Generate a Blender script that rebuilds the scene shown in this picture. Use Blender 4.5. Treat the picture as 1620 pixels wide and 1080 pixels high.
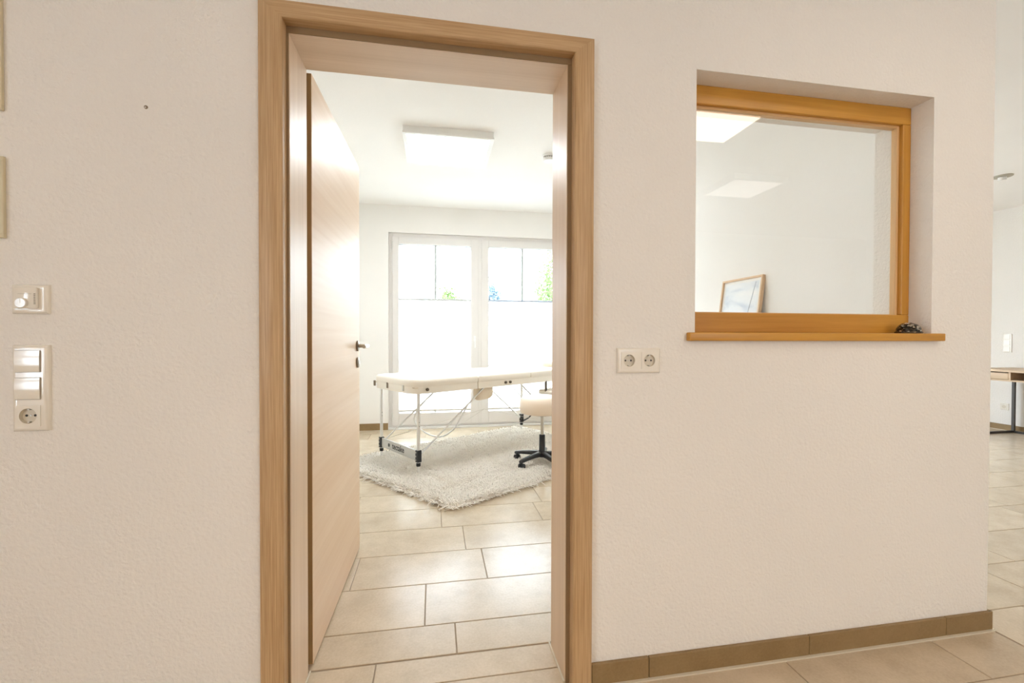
import bpy, bmesh, math, random
import numpy as np
from mathutils import Matrix, Vector

R = math.radians
PI = math.pi
scene = bpy.context.scene
for o in list(bpy.data.objects):
    bpy.data.objects.remove(o)
C = scene.collection

# ------------------------------------------------------------------ camera
cam = bpy.data.cameras.new('camera')
cam_o = bpy.data.objects.new('camera', cam)
C.objects.link(cam_o)
cam.sensor_width = 36.0
cam.lens = 36.0 * 698.37 / 1620.0
cam.clip_start = 0.02
cam.clip_end = 400
cam_o.matrix_world = (Matrix.Translation((0, 0, 1.122)) @ Matrix.Rotation(R(-10.018), 4, 'Z')
                      @ Matrix.Rotation(R(90 - 0.676), 4, 'X') @ Matrix.Rotation(R(0.1486), 4, 'Z'))
scene.camera = cam_o

# ------------------------------------------------------------------ light and exposure
SKY = 12.5            # overcast-bright sky
LED_ROOM = 19.0       # ceiling panel in the treatment room
LED_HALL = 7.5       # ceiling panel near the oak window
LED_FILL = 88.0      # unseen lamps added to warm the hall
LED_HALL_DIM = 1.7   # ceiling panel further back in the hall
world = bpy.data.worlds.new('sky')
scene.world = world
world.use_nodes = True
wn = world.node_tree.nodes
wn['Background'].inputs['Color'].default_value = (0.76, 0.88, 1.0, 1)
wn['Background'].inputs['Strength'].default_value = SKY

scene.view_settings.view_transform = 'Standard'
scene.view_settings.look = 'None'
scene.view_settings.gamma = 1.0
scene.view_settings.use_curve_mapping = False
scene.view_settings.exposure = 0.48
scene.display_settings.display_device = 'sRGB'
try:
    scene.cycles.use_denoising = True
    scene.cycles.denoiser = 'OPENIMAGEDENOISE'
    scene.cycles.max_bounces = 14
    scene.cycles.diffuse_bounces = 8
    scene.cycles.glossy_bounces = 6
    scene.cycles.transparent_max_bounces = 24
    scene.cycles.sample_clamp_indirect = 8.0
except Exception:
    pass


def portal(name, loc, rot, sx, sy):
    l = bpy.data.lights.new(name, 'AREA')
    l.shape = 'RECTANGLE'
    l.size = sx
    l.size_y = sy
    o = bpy.data.objects.new(name, l)
    C.objects.link(o)
    o.location = loc
    o.rotation_euler = rot
    l.cycles.is_portal = True
    o['kind'] = 'helper'
    return o


# portals only steer the sampling of sky light through the window openings
portal('sky_portal', (0.56, 5.62, 1.2), (R(-90), 0, 0), 2.2, 2.3)
portal('sky_portal', (-2.82, -1.2, 1.3), (0, R(-90), 0), 1.3, 0.8)
portal('sky_portal', (2.4, -3.22, 1.6), (R(90), 0, 0), 0.8, 1.0)
portal('sky_portal', (3.9, 5.72, 1.23), (R(-90), 0, 0), 2.4, 2.34)

# ------------------------------------------------------------------ materials
MATS = {}


def _new(name):
    m = bpy.data.materials.new(name)
    m.use_nodes = True
    nt = m.node_tree
    b = nt.nodes['Principled BSDF']
    return m, nt, b


def mat(name, col, rough=0.5, metal=0.0, spec=0.5, coat=0.0, coat_rough=0.1):
    if name in MATS:
        return MATS[name]
    m, nt, b = _new(name)
    b.inputs['Base Color'].default_value = (*col, 1)
    b.inputs['Roughness'].default_value = rough
    b.inputs['Metallic'].default_value = metal
    b.inputs['Specular IOR Level'].default_value = spec
    b.inputs['Coat Weight'].default_value = coat
    b.inputs['Coat Roughness'].default_value = coat_rough
    MATS[name] = m
    return m


def N(nt, kind, **kw):
    n = nt.nodes.new(kind)
    for k, v in kw.items():
        if k in n.inputs:
            n.inputs[k].default_value = v
        else:
            setattr(n, k, v)
    return n


def coords(nt, scale=(1, 1, 1), loc=(0, 0, 0)):
    tc = nt.nodes.new('ShaderNodeTexCoord')
    mp = nt.nodes.new('ShaderNodeMapping')
    mp.inputs['Scale'].default_value = scale
    mp.inputs['Location'].default_value = loc
    nt.links.new(tc.outputs['Object'], mp.inputs['Vector'])
    return mp.outputs['Vector']


def ramp(nt, fac, stops):
    r = nt.nodes.new('ShaderNodeValToRGB')
    e = r.color_ramp.elements
    while len(e) < len(stops):
        e.new(0.5)
    for k, (p, c) in enumerate(stops):
        e[k].position = p
        e[k].color = (*c, 1)
    nt.links.new(fac, r.inputs['Fac'])
    return r.outputs['Color']


def bump(nt, b, height, strength, dist):
    bp = nt.nodes.new('ShaderNodeBump')
    bp.inputs['Strength'].default_value = strength
    bp.inputs['Distance'].default_value = dist
    nt.links.new(height, bp.inputs['Height'])
    nt.links.new(bp.outputs['Normal'], b.inputs['Normal'])


def plaster(name, col, bscale=95, strength=0.8, dist=0.005):
    m, nt, b = _new(name)
    v = coords(nt)
    big = N(nt, 'ShaderNodeTexNoise', Scale=1.3, Detail=2.0)
    nt.links.new(v, big.inputs['Vector'])
    c2 = tuple(x * 0.97 for x in col)
    nt.links.new(ramp(nt, big.outputs['Fac'], [(0.35, c2), (0.65, col)]), b.inputs['Base Color'])
    n1 = N(nt, 'ShaderNodeTexNoise', Scale=bscale, Detail=3.0, Roughness=0.55)
    nt.links.new(v, n1.inputs['Vector'])
    bump(nt, b, n1.outputs['Fac'], strength, dist)
    b.inputs['Roughness'].default_value = 0.85
    b.inputs['Specular IOR Level'].default_value = 0.25
    MATS[name] = m
    return m


def wood(name, dark, light, axis, fine=90.0, rough=0.45, coat=0.0, grain=0.5, along=1.6, bumps=0.08):
    m, nt, b = _new(name)
    sc = [fine, fine, fine]
    sc['xyz'.index(axis)] = along
    v = coords(nt, tuple(sc))
    n1 = N(nt, 'ShaderNodeTexNoise', Scale=1.0, Detail=4.0, Roughness=0.6, Distortion=0.2)
    nt.links.new(v, n1.inputs['Vector'])
    sc2 = [s * 0.13 for s in sc]
    sc2['xyz'.index(axis)] = along * 0.35
    v2 = coords(nt, tuple(sc2), (3.1, 1.7, 0.4))
    n2 = N(nt, 'ShaderNodeTexNoise', Scale=1.0, Detail=2.0, Roughness=0.5, Distortion=0.6)
    nt.links.new(v2, n2.inputs['Vector'])
    mx = N(nt, 'ShaderNodeMix', data_type='FLOAT')
    mx.inputs[0].default_value = 1 - grain
    nt.links.new(n1.outputs['Fac'], mx.inputs[2])
    nt.links.new(n2.outputs['Fac'], mx.inputs[3])
    nt.links.new(ramp(nt, mx.outputs[0], [(0.34, dark), (0.66, light)]), b.inputs['Base Color'])
    bump(nt, b, n1.outputs['Fac'], bumps, 0.0006)
    b.inputs['Roughness'].default_value = rough
    b.inputs['Coat Weight'].default_value = coat
    b.inputs['Coat Roughness'].default_value = 0.2
    MATS[name] = m
    return m


def tile_mat(name, dark, light, rough=0.25):
    m, nt, b = _new(name)
    v = coords(nt)
    oi = nt.nodes.new('ShaderNodeObjectInfo')
    n1 = N(nt, 'ShaderNodeTexNoise', Scale=7.0, Detail=6.0, Roughness=0.62)
    add = N(nt, 'ShaderNodeVectorMath', operation='ADD')
    mul = N(nt, 'ShaderNodeMath', operation='MULTIPLY')
    mul.inputs[1].default_value = 37.0
    nt.links.new(oi.outputs['Random'], mul.inputs[0])
    nt.links.new(v, add.inputs[0])
    nt.links.new(mul.outputs[0], add.inputs[1])
    nt.links.new(add.outputs[0], n1.inputs['Vector'])
    n2 = N(nt, 'ShaderNodeTexNoise', Scale=120.0, Detail=2.0)
    nt.links.new(add.outputs[0], n2.inputs['Vector'])
    mx = N(nt, 'ShaderNodeMix', data_type='FLOAT')
    mx.inputs[0].default_value = 0.3
    nt.links.new(n1.outputs['Fac'], mx.inputs[2])
    nt.links.new(n2.outputs['Fac'], mx.inputs[3])
    col = ramp(nt, mx.outputs[0], [(0.36, dark), (0.64, light)])
    hv = N(nt, 'ShaderNodeHueSaturation')
    mr = N(nt, 'ShaderNodeMapRange')
    mr.inputs['To Min'].default_value = 0.96
    mr.inputs['To Max'].default_value = 1.04
    nt.links.new(oi.outputs['Random'], mr.inputs['Value'])
    nt.links.new(mr.outputs['Result'], hv.inputs['Value'])
    nt.links.new(col, hv.inputs['Color'])
    nt.links.new(hv.outputs['Color'], b.inputs['Base Color'])
    bump(nt, b, n2.outputs['Fac'], 0.06, 0.0006)
    b.inputs['Roughness'].default_value = rough
    MATS[name] = m
    return m


def emit(name, col, strength):
    m = bpy.data.materials.new(name)
    m.use_nodes = True
    nt = m.node_tree
    nt.nodes.remove(nt.nodes['Principled BSDF'])
    e = nt.nodes.new('ShaderNodeEmission')
    e.inputs['Color'].default_value = (*col, 1)
    e.inputs['Strength'].default_value = strength
    nt.links.new(e.outputs[0], nt.nodes['Material Output'].inputs['Surface'])
    MATS[name] = m
    return m


def pane_mat(name, tint=(1, 1, 1), f0=0.04):
    """thin clear glass: straight-through transmission plus an angle-dependent mirror reflection"""
    m = bpy.data.materials.new(name)
    m.use_nodes = True
    nt = m.node_tree
    nt.nodes.remove(nt.nodes['Principled BSDF'])
    tr = nt.nodes.new('ShaderNodeBsdfTransparent')
    tr.inputs['Color'].default_value = (*tint, 1)
    gl = nt.nodes.new('ShaderNodeBsdfGlossy')
    gl.inputs['Roughness'].default_value = 0.0
    lw = nt.nodes.new('ShaderNodeLayerWeight')
    lw.inputs['Blend'].default_value = 0.5
    pw = N(nt, 'ShaderNodeMath', operation='POWER')
    pw.inputs[1].default_value = 5.0
    nt.links.new(lw.outputs['Facing'], pw.inputs[0])
    ma = N(nt, 'ShaderNodeMath', operation='MULTIPLY_ADD')
    ma.inputs[1].default_value = 1 - f0
    ma.inputs[2].default_value = f0
    nt.links.new(pw.outputs[0], ma.inputs[0])
    mx = nt.nodes.new('ShaderNodeMixShader')
    nt.links.new(ma.outputs[0], mx.inputs['Fac'])
    nt.links.new(tr.outputs[0], mx.inputs[1])
    nt.links.new(gl.outputs[0], mx.inputs[2])
    nt.links.new(mx.outputs[0], nt.nodes['Material Output'].inputs['Surface'])
    MATS[name] = m
    return m


def blind_mat(name):
    m = bpy.data.materials.new(name)
    m.use_nodes = True
    nt = m.node_tree
    nt.nodes.remove(nt.nodes['Principled BSDF'])
    d = nt.nodes.new('ShaderNodeBsdfDiffuse')
    d.inputs['Color'].default_value = (0.90, 0.87, 0.80, 1)
    t = nt.nodes.new('ShaderNodeBsdfTranslucent')
    t.inputs['Color'].default_value = (0.96, 0.94, 0.88, 1)
    tp = nt.nodes.new('ShaderNodeBsdfTransparent')
    mx = nt.nodes.new('ShaderNodeMixShader')
    mx.inputs['Fac'].default_value = 0.68
    nt.links.new(d.outputs[0], mx.inputs[1])
    nt.links.new(t.outputs[0], mx.inputs[2])
    mx2 = nt.nodes.new('ShaderNodeMixShader')
    mx2.inputs['Fac'].default_value = 0.12
    nt.links.new(mx.outputs[0], mx2.inputs[1])
    nt.links.new(tp.outputs[0], mx2.inputs[2])
    nt.links.new(mx2.outputs[0], nt.nodes['Material Output'].inputs['Surface'])
    MATS[name] = m
    return m


def leaf_mat(name, a, b_):
    m, nt, b = _new(name)
    v = coords(nt)
    n1 = N(nt, 'ShaderNodeTexNoise', Scale=3.0, Detail=3.0)
    nt.links.new(v, n1.inputs['Vector'])
    nt.links.new(ramp(nt, n1.outputs['Fac'], [(0.35, a), (0.65, b_)]), b.inputs['Base Color'])
    b.inputs['Roughness'].default_value = 0.5
    MATS[name] = m
    return m


WALL = plaster('wall_plaster', (0.86, 0.83, 0.785))
ROOMW = plaster('room_wall_paint', (0.895, 0.875, 0.845), 70, 0.25, 0.002)
CEIL = plaster('ceiling_paint', (0.90, 0.88, 0.855), 60, 0.12)
FR_Z = wood('light_oak_laminate_upright', (0.42, 0.255, 0.115), (0.61, 0.415, 0.23), 'z', 230, 0.42, grain=0.78, along=5.0)
FR_X = wood('light_oak_laminate_level', (0.42, 0.255, 0.115), (0.61, 0.415, 0.23), 'x', 230, 0.42, grain=0.78, along=5.0)
FR_Y = wood('light_oak_laminate_deep', (0.63, 0.46, 0.31), (0.75, 0.58, 0.42), 'z', 150, 0.40, grain=0.5)
LEAF = wood('door_leaf_oak', (0.73, 0.53, 0.355), (0.82, 0.64, 0.47), 'y', 45, 0.43, grain=0.45, along=0.9)
LEAF.node_tree.nodes['Principled BSDF'].inputs['Specular IOR Level'].default_value = 0.36
LEAF_EDGE = wood('door_leaf_edge_oak', (0.30, 0.18, 0.075), (0.38, 0.235, 0.105), 'z', 150, 0.5)
OAK_X = wood('honey_oak_level', (0.46, 0.205, 0.022), (0.64, 0.325, 0.050), 'x', 70, 0.38, grain=0.45, along=3.0)
OAK_Z = wood('honey_oak_upright', (0.46, 0.205, 0.022), (0.62, 0.31, 0.046), 'z', 70, 0.38, grain=0.45, along=3.0)
BEAD_X = wood('room_lit_oak_bead_level', (0.60, 0.36, 0.15), (0.72, 0.46, 0.22), 'x', 80, 0.4)  # oak lightened to paint the room light on the beads
BEAD_Z = wood('room_lit_oak_bead_upright', (0.60, 0.36, 0.15), (0.72, 0.46, 0.22), 'z', 80, 0.4)
DESKW = wood('desk_oak', (0.46, 0.32, 0.19), (0.60, 0.44, 0.29), 'y', 60, 0.45)
PICW = wood('picture_frame_oak', (0.62, 0.40, 0.22), (0.74, 0.52, 0.32), 'y', 60, 0.45)
TILE = tile_mat('greige_floor_tile', (0.50, 0.405, 0.29), (0.61, 0.505, 0.375))
SKIRT = tile_mat('greige_skirting_tile', (0.235, 0.15, 0.062), (0.30, 0.20, 0.092), 0.5)
GROUT = mat('grout', (0.34, 0.27, 0.20), 0.9)
SILICONE = mat('light_silicone', (0.66, 0.60, 0.48), 0.5)
PVC = mat('white_pvc', (0.76, 0.73, 0.705), 0.4)
SWITCH = mat('switch_white', (0.84, 0.795, 0.71), 0.12, coat=0.4, coat_rough=0.05)
SOCKET_IN = mat('socket_well', (0.66, 0.60, 0.49), 0.3)
DARK = mat('dark_hole', (0.02, 0.018, 0.015), 0.6)
CHROME = mat('brushed_steel', (0.55, 0.52, 0.47), 0.28, 1.0)
DARKSTEEL = mat('dark_steel', (0.24, 0.19, 0.14), 0.35, 0.9)
ALU = mat('anodised_aluminium', (0.80, 0.79, 0.77), 0.35, 0.55)
WHITEPAINT = mat('white_metal', (0.86, 0.85, 0.83), 0.35)
BLACKP = mat('black_plastic', (0.018, 0.018, 0.02), 0.4)
CREAM = mat('cream_leatherette', (0.86, 0.79, 0.69), 0.42)
CREAM2 = mat('beige_leatherette', (0.82, 0.70, 0.55), 0.45)
PILE = mat('cream_wool', (0.97, 0.915, 0.835), 0.95, spec=0.1)
BACKING = mat('rug_backing', (0.86, 0.79, 0.70), 0.95)
SHADE_BROWN = mat('corner_shade_brown', (0.27, 0.175, 0.09), 0.6)
CLEARP = pane_mat('clear_plastic', (0.93, 0.93, 0.93), 0.10)
GLASS = pane_mat('window_glass', (0.985, 0.99, 0.985), 0.04)
GLASS_IN = pane_mat('inner_pane_glass', (0.99, 0.99, 0.985), 0.05)
BLIND = blind_mat('pleated_blind_fabric')
LED1 = emit('led_diffuser_room', (0.90, 0.96, 1.0), LED_ROOM)
LED2 = emit('led_diffuser_hall', (1.0, 0.86, 0.70), LED_HALL)
LED_FILL_WARM = emit('led_fill_warm', (1.0, 0.70, 0.40), LED_FILL)
LED3 = emit('led_diffuser_hall_dim', (1.0, 0.94, 0.88), LED_HALL_DIM)


# ------------------------------------------------------------------ mesh builder
class MB:
    def __init__(s):
        s.bm = bmesh.new()

    def box(s, x0, x1, y0, y1, z0, z1, bev=0.0, seg=2):
        bm = s.bm
        vs = [bm.verts.new(p) for p in ((x0, y0, z0), (x1, y0, z0), (x1, y1, z0), (x0, y1, z0),
                                        (x0, y0, z1), (x1, y0, z1), (x1, y1, z1), (x0, y1, z1))]
        fs = [bm.faces.new([vs[i] for i in f]) for f in ((3, 2, 1, 0), (4, 5, 6, 7), (0, 1, 5, 4), (1, 2, 6, 5),
                                                         (2, 3, 7, 6), (3, 0, 4, 7))]
        if bev > 0:
            es = list({e for f in fs for e in f.edges})
            bmesh.ops.bevel(bm, geom=es, offset=bev, segments=seg, affect='EDGES', profile=0.5)
        return s

    def quad(s, *pts):
        s.bm.faces.new([s.bm.verts.new(p) for p in pts])
        return s

    def prism(s, poly, axis, a, b):
        """extrude a 2-D outline along an axis ('x','y','z') from a to b"""
        def P(p, t):
            if axis == 'x':
                return (t, p[0], p[1])
            if axis == 'y':
                return (p[0], t, p[1])
            return (p[0], p[1], t)
        bm = s.bm
        A = [bm.verts.new(P(p, a)) for p in poly]
        B_ = [bm.verts.new(P(p, b)) for p in poly]
        n = len(poly)
        for i in range(n):
            bm.faces.new((A[i], A[(i + 1) % n], B_[(i + 1) % n], B_[i]))
        bm.faces.new(A[::-1])
        bm.faces.new(B_)
        return s

    def tube(s, pts, r, n=10, r2=None):
        bm = s.bm
        pts = [Vector(p) for p in pts]
        rings = []
        ref = None
        for i, p in enumerate(pts):
            d = (pts[min(i + 1, len(pts) - 1)] - pts[max(i - 1, 0)]).normalized()
            if ref is None:
                ref = Vector((0, 0, 1)) if abs(d.z) < 0.9 else Vector((1, 0, 0))
            u = d.cross(ref)
            if u.length < 1e-5:
                u = d.cross(Vector((0, 1, 0)))
            u.normalize()
            v = u.cross(d).normalized()
            ref = v
            t = i / max(1, len(pts) - 1)
            rr = r if r2 is None else r + (r2 - r) * t
            rings.append([bm.verts.new(p + (u * math.cos(a) + v * math.sin(a)) * rr)
                          for a in [2 * PI * k / n for k in range(n)]])
        for a, b in zip(rings, rings[1:]):
            for k in range(n):
                bm.faces.new((a[k], a[(k + 1) % n], b[(k + 1) % n], b[k]))
        bm.faces.new(rings[0][::-1])
        bm.faces.new(rings[-1])
        return s

    def lathe(s, prof, n=32, c=(0, 0, 0), axis='z'):
        """prof: (radius, height) pairs turned round an axis through c"""
        bm = s.bm

        def P(r, h, a):
            x, y = r * math.cos(a), r * math.sin(a)
            p = {'z': (x, y, h), 'y': (x, h, y), 'x': (h, x, y)}[axis]
            return (p[0] + c[0], p[1] + c[1], p[2] + c[2])
        rings = []
        for r, h in prof:
            if r < 1e-6:
                rings.append([bm.verts.new(P(0, h, 0))])
            else:
                rings.append([bm.verts.new(P(r, h, 2 * PI * k / n)) for k in range(n)])
        for a, b in zip(rings, rings[1:]):
            for k in range(n):
                if len(a) == 1 and len(b) == 1:
                    continue
                if len(a) == 1:
                    bm.faces.new((a[0], b[(k + 1) % n], b[k]))
                elif len(b) == 1:
                    bm.faces.new((a[k], a[(k + 1) % n], b[0]))
                else:
                    bm.faces.new((a[k], a[(k + 1) % n], b[(k + 1) % n], b[k]))
        if len(rings[0]) > 1:
            bm.faces.new(rings[0][::-1])
        if len(rings[-1]) > 1:
            bm.faces.new(rings[-1])
        return s

    def build(s, name, material, parent=None, smooth=False, world=True):
        bm = s.bm
        bmesh.ops.recalc_face_normals(bm, faces=bm.faces[:])
        if parent is not None and world:
            bmesh.ops.transform(bm, matrix=parent_matrix(parent).inverted(), verts=bm.verts[:])
        me = bpy.data.meshes.new(name)
        bm.to_mesh(me)
        bm.free()
        me.materials.append(material)
        o = bpy.data.objects.new(name, me)
        C.objects.link(o)
        if parent is not None:
            o.parent = parent
        if smooth:
            for p in me.polygons:
                p.use_smooth = True
            try:
                me.set_sharp_from_angle(angle=R(40))
            except Exception:
                pass
        return o


def parent_matrix(o):
    m = Matrix.LocRotScale(o.location, o.rotation_euler, o.scale)
    if o.parent is not None:
        m = parent_matrix(o.parent) @ m
    return m


def tag(o, label, cat=None, group=None, kind=None):
    o['label'] = label
    if cat:
        o['category'] = cat
    if group:
        o['group'] = group
    if kind:
        o['kind'] = kind
    return o


def thing(name, label, cat, loc=(0, 0, 0), rz=0.0, group=None, kind=None):
    o = bpy.data.objects.new(name, None)
    C.objects.link(o)
    o.location = loc
    o.rotation_euler = (0, 0, rz)
    o.empty_display_size = 0.05
    return tag(o, label, cat, group, kind)


def copy_tree(o, parent=None):
    c = o.copy()
    C.objects.link(c)
    c.parent = parent
    for ch in o.children:
        copy_tree(ch, c)
    return c


def struct(o, label, cat):
    return tag(o, label, cat, kind='structure')


# ------------------------------------------------------------------ main dimensions
W = 1.345       # hall face of the partition
B = 1.539       # room face of the partition
BW = 5.425      # room face of the outer wall
ZC = 2.676      # ceiling height
UL, UR = -1.25, 1.95      # room side walls
UE = 2.10       # end of the partition
HU0, HU1 = -2.7, 6.82     # hall side walls
HD0, HD1 = -3.1, 5.6      # hall rear and far walls

# ------------------------------------------------------------------ floor
# joints between the tiles
D0, DP, UP = 2.0225, 0.2935, 0.612
floor = MB().box(HU0 - .3, HU1 + .3, HD0 - .3, BW + .45, -0.12, -0.003).build('floor', GROUT)
struct(floor, 'greige stone-look tiled floor running from the hall into the room', 'floor')
tile_cache = {}
TH = 0.009
n_tiles = 0


def tile(u0, u1, d0, d1):
    global n_tiles
    g = 0.0018
    w, h = round(u1 - u0 - 2 * g, 4), round(d1 - d0 - 2 * g, 4)
    if w < 0.01 or h < 0.01:
        return
    key = (w, h)
    if key not in tile_cache:
        mb = MB()
        x, y, b = w / 2, h / 2, 0.0015
        bm = mb.bm
        lo = [bm.verts.new(p) for p in ((-x, -y, -TH), (x, -y, -TH), (x, y, -TH), (-x, y, -TH))]
        mi = [bm.verts.new(p) for p in ((-x, -y, -b), (x, -y, -b), (x, y, -b), (-x, y, -b))]
        hi = [bm.verts.new(p) for p in ((-x + b, -y + b, 0), (x - b, -y + b, 0), (x - b, y - b, 0), (-x + b, y - b, 0))]
        for a, c in ((lo, mi), (mi, hi)):
            for k in range(4):
                bm.faces.new((a[k], a[(k + 1) % 4], c[(k + 1) % 4], c[k]))
        bm.faces.new(hi)
        me = bpy.data.meshes.new('tile')
        bm.to_mesh(me)
        bm.free()
        me.materials.append(TILE)
        tile_cache[key] = me
    o = bpy.data.objects.new('tile', tile_cache[key])
    C.objects.link(o)
    o.parent = floor
    o.location = ((u0 + u1) / 2, (d0 + d1) / 2, 0)
    n_tiles += 1


def tile_row(d0, d1, joint, ua, ub):
    k = math.ceil((ua - joint) / UP - 1e-6)
    u = ua
    nxt = joint + k * UP
    if nxt - ua < 0.02:
        nxt += UP
    while u < ub - 1e-4:
        e = min(nxt, ub)
        tile(u, e, d0, d1)
        u = e
        nxt += UP


thirds = [0.0, 0.204, 0.408]
# doorway strip and the room behind the partition
tile_row(1.4355, 1.5545, -0.195, -0.409, 0.4185)
tile_row(1.5585, 1.729, 0.0806, UL, UR)
room_joint = {-1: -0.0353, 0: 0.2454, 1: 0.1656, 2: 0.044}
k = -1
d = 1.729
while d < BW - 0.01:
    j = room_joint.get(k, thirds[(k * 2) % 3] + 0.11)
    tile_row(d, min(d + DP, BW), j, UL, UR)
    d += DP
    k += 1
# hall in front of the partition
for k, j in ((-6, 0.52), (-5, 0.72), (-4, 0.94)):
    tile_row(D0 + k * DP, D0 + (k + 1) * DP, j, -1.3, 2.115)
tile_row(D0 - 3 * DP, D0 - 2 * DP, 1.198, -1.3, 2.108)
# hall past the end of the partition
hall_joint = {-6: 2.3, -5: 2.66, -4: 2.48, -3: 2.42, -2: 2.602, -1: 2.878, 0: 3.70, 1: 3.785, 2: 3.3, 3: 3.55, 4: 3.1, 5: 3.36, 6: 3.6, 7: 3.2, 8: 3.42, 9: 3.02, 10: 3.22, 11: 3.5}
for k, j in hall_joint.items():
    tile_row(D0 + k * DP, D0 + (k + 1) * DP, j, 2.115, HU1)
print('tiles', n_tiles)
# light silicone line along the foot of the door frame
sil = MB()
sil.box(-0.4088, -0.4045, 1.37, 1.556, -0.004, 0.004)
sil.box(0.4135, 0.4183, 1.37, 1.556, -0.004, 0.004)
tag(sil.build('silicone_joint', SILICONE, floor), 'light silicone joint at the foot of the door frame')

# ------------------------------------------------------------------ ceiling and walls
ceiling = MB().box(HU0 - .3, HU1 + .3, HD0 - .3, BW + .45, ZC, ZC + 0.2).build('ceiling', CEIL)
struct(ceiling, 'white painted flat ceiling over hall and treatment room', 'ceiling')


def holed_wall(mb, u0, u1, d0, d1, holes, z0=-0.02, z1=ZC + 0.02):
    """wall slab along u with rectangular openings (ua,ub,za,zb)"""
    us = sorted({u0, u1, *[h[0] for h in holes], *[h[1] for h in holes]})
    zs = sorted({z0, z1, *[h[2] for h in holes], *[h[3] for h in holes]})

    def solid(i, j):
        if i < 0 or j < 0 or i >= len(us) - 1 or j >= len(zs) - 1:
            return False
        uc, zc = (us[i] + us[i + 1]) / 2, (zs[j] + zs[j + 1]) / 2
        return not any(h[0] < uc < h[1] and h[2] < zc < h[3] for h in holes)
    for i in range(len(us) - 1):
        for j in range(len(zs) - 1):
            if not solid(i, j):
                continue
            a, b, c, d = us[i], us[i + 1], zs[j], zs[j + 1]
            mb.quad((a, d0, c), (b, d0, c), (b, d0, d), (a, d0, d))
            mb.quad((b, d1, c), (a, d1, c), (a, d1, d), (b, d1, d))
            if not solid(i - 1, j):
                mb.quad((a, d1, c), (a, d0, c), (a, d0, d), (a, d1, d))
            if not solid(i + 1, j):
                mb.quad((b, d0, c), (b, d1, c), (b, d1, d), (b, d0, d))
            if not solid(i, j - 1):
                mb.quad((a, d1, c), (b, d1, c), (b, d0, c), (a, d0, c))
            if not solid(i, j + 1):
                mb.quad((a, d0, d), (b, d0, d), (b, d1, d), (a, d1, d))
    bmesh.ops.remove_doubles(mb.bm, verts=mb.bm.verts[:], dist=1e-5)
    return mb


DOOR_HOLE = (-0.44, 0.45, -0.05, 2.02)
WIN_F = (0.857, 1.8195, 1.1365, 2.008)     # recess on the hall side
WIN_B = (0.897, 1.786, 1.165, 1.958)       # opening on the room side
wf = MB()
holed_wall(wf, HU0 - .2, UE, W, 1.44, [DOOR_HOLE, WIN_F])
wf2 = MB()
holed_wall(wf2, HU0 - .2, UE, 1.44, B, [DOOR_HOLE, WIN_B])
me2 = bpy.data.meshes.new('tmp')
wf2.bm.to_mesh(me2)
wf2.bm.free()
wf.bm.from_mesh(me2)
bpy.data.meshes.remove(me2)
struct(wf.build('wall_front', WALL), 'off-white textured partition wall with the doorway and the oak window', 'wall')

WB_HOLE = (-0.535, 1.655, -0.05, 2.355)
struct(holed_wall(MB(), UL - .15, UE, BW, BW + 0.36, [WB_HOLE]).build('wall_back', ROOMW),
       'white outer wall of the treatment room around the glazed doors', 'wall')
struct(MB().box(UL - .15, UL, B, BW, -.02, ZC + .02).build('wall_left', ROOMW), 'white side wall of the room behind the open door', 'wall')
struct(MB().box(UR, UE, B, BW + .36, -.02, ZC + .02).build('wall_right', ROOMW), 'white side wall seen through the oak window', 'wall')
struct(MB().box(HU1, HU1 + .2, HD0, HD1, -.02, ZC + .02).build('wall_hall_right', WALL), 'bright white hall wall behind the small desk', 'wall')
HL = (-1.6, -0.8, 0.65, 1.95)      # along the hall, sill and head
hl = MB()
for a, b, c, e in ((HD0, HL[0], -.02, ZC + .02), (HL[1], W, -.02, ZC + .02), (HL[0], HL[1], -.02, HL[2]), (HL[0], HL[1], HL[3], ZC + .02)):
    hl.box(HU0 - .2, HU0, a, b, c, e)
struct(hl.build('wall_hall_left', WALL), 'white hall wall with a window left of the camera', 'wall')
HR = [(2.0, 2.8, 1.1, 2.1)]
struct(holed_wall(MB(), HU0 - .2, HU1 + .2, HD0 - .2, HD0, HR).build('wall_hall_rear', WALL), 'white hall wall with windows behind the camera', 'wall')
HE = [(2.7, 5.1, 0.06, 2.4)]  # unseen opening added to brighten the wall behind the desk
struct(holed_wall(MB(), UE, HU1 + .2, HD1, HD1 + .2, HE).build('wall_hall_end', WALL), 'white far hall wall with an added window opening hidden by the partition', 'wall')


def plain_window(n, u0, u1, z0, z1, d, label, nx=3):
    w = thing('window_%d' % n, label, 'window', (u0, d, z0), kind='structure')
    f = MB()
    t = 0.06
    f.box(u0, u1, d - .03, d + .03, z0, z0 + t)
    f.box(u0, u1, d - .03, d + .03, z1 - t, z1)
    f.box(u0, u0 + t, d - .03, d + .03, z0 + t, z1 - t)
    f.box(u1 - t, u1, d - .03, d + .03, z0 + t, z1 - t)
    f.build('window_frame', PVC, w)
    for i in range(1, nx):
        x = u0 + (u1 - u0) * i / nx
        MB().box(x - .03, x + .03, d - .03, d + .03, z0 + t, z1 - t).build('mullion', PVC, w)


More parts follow.
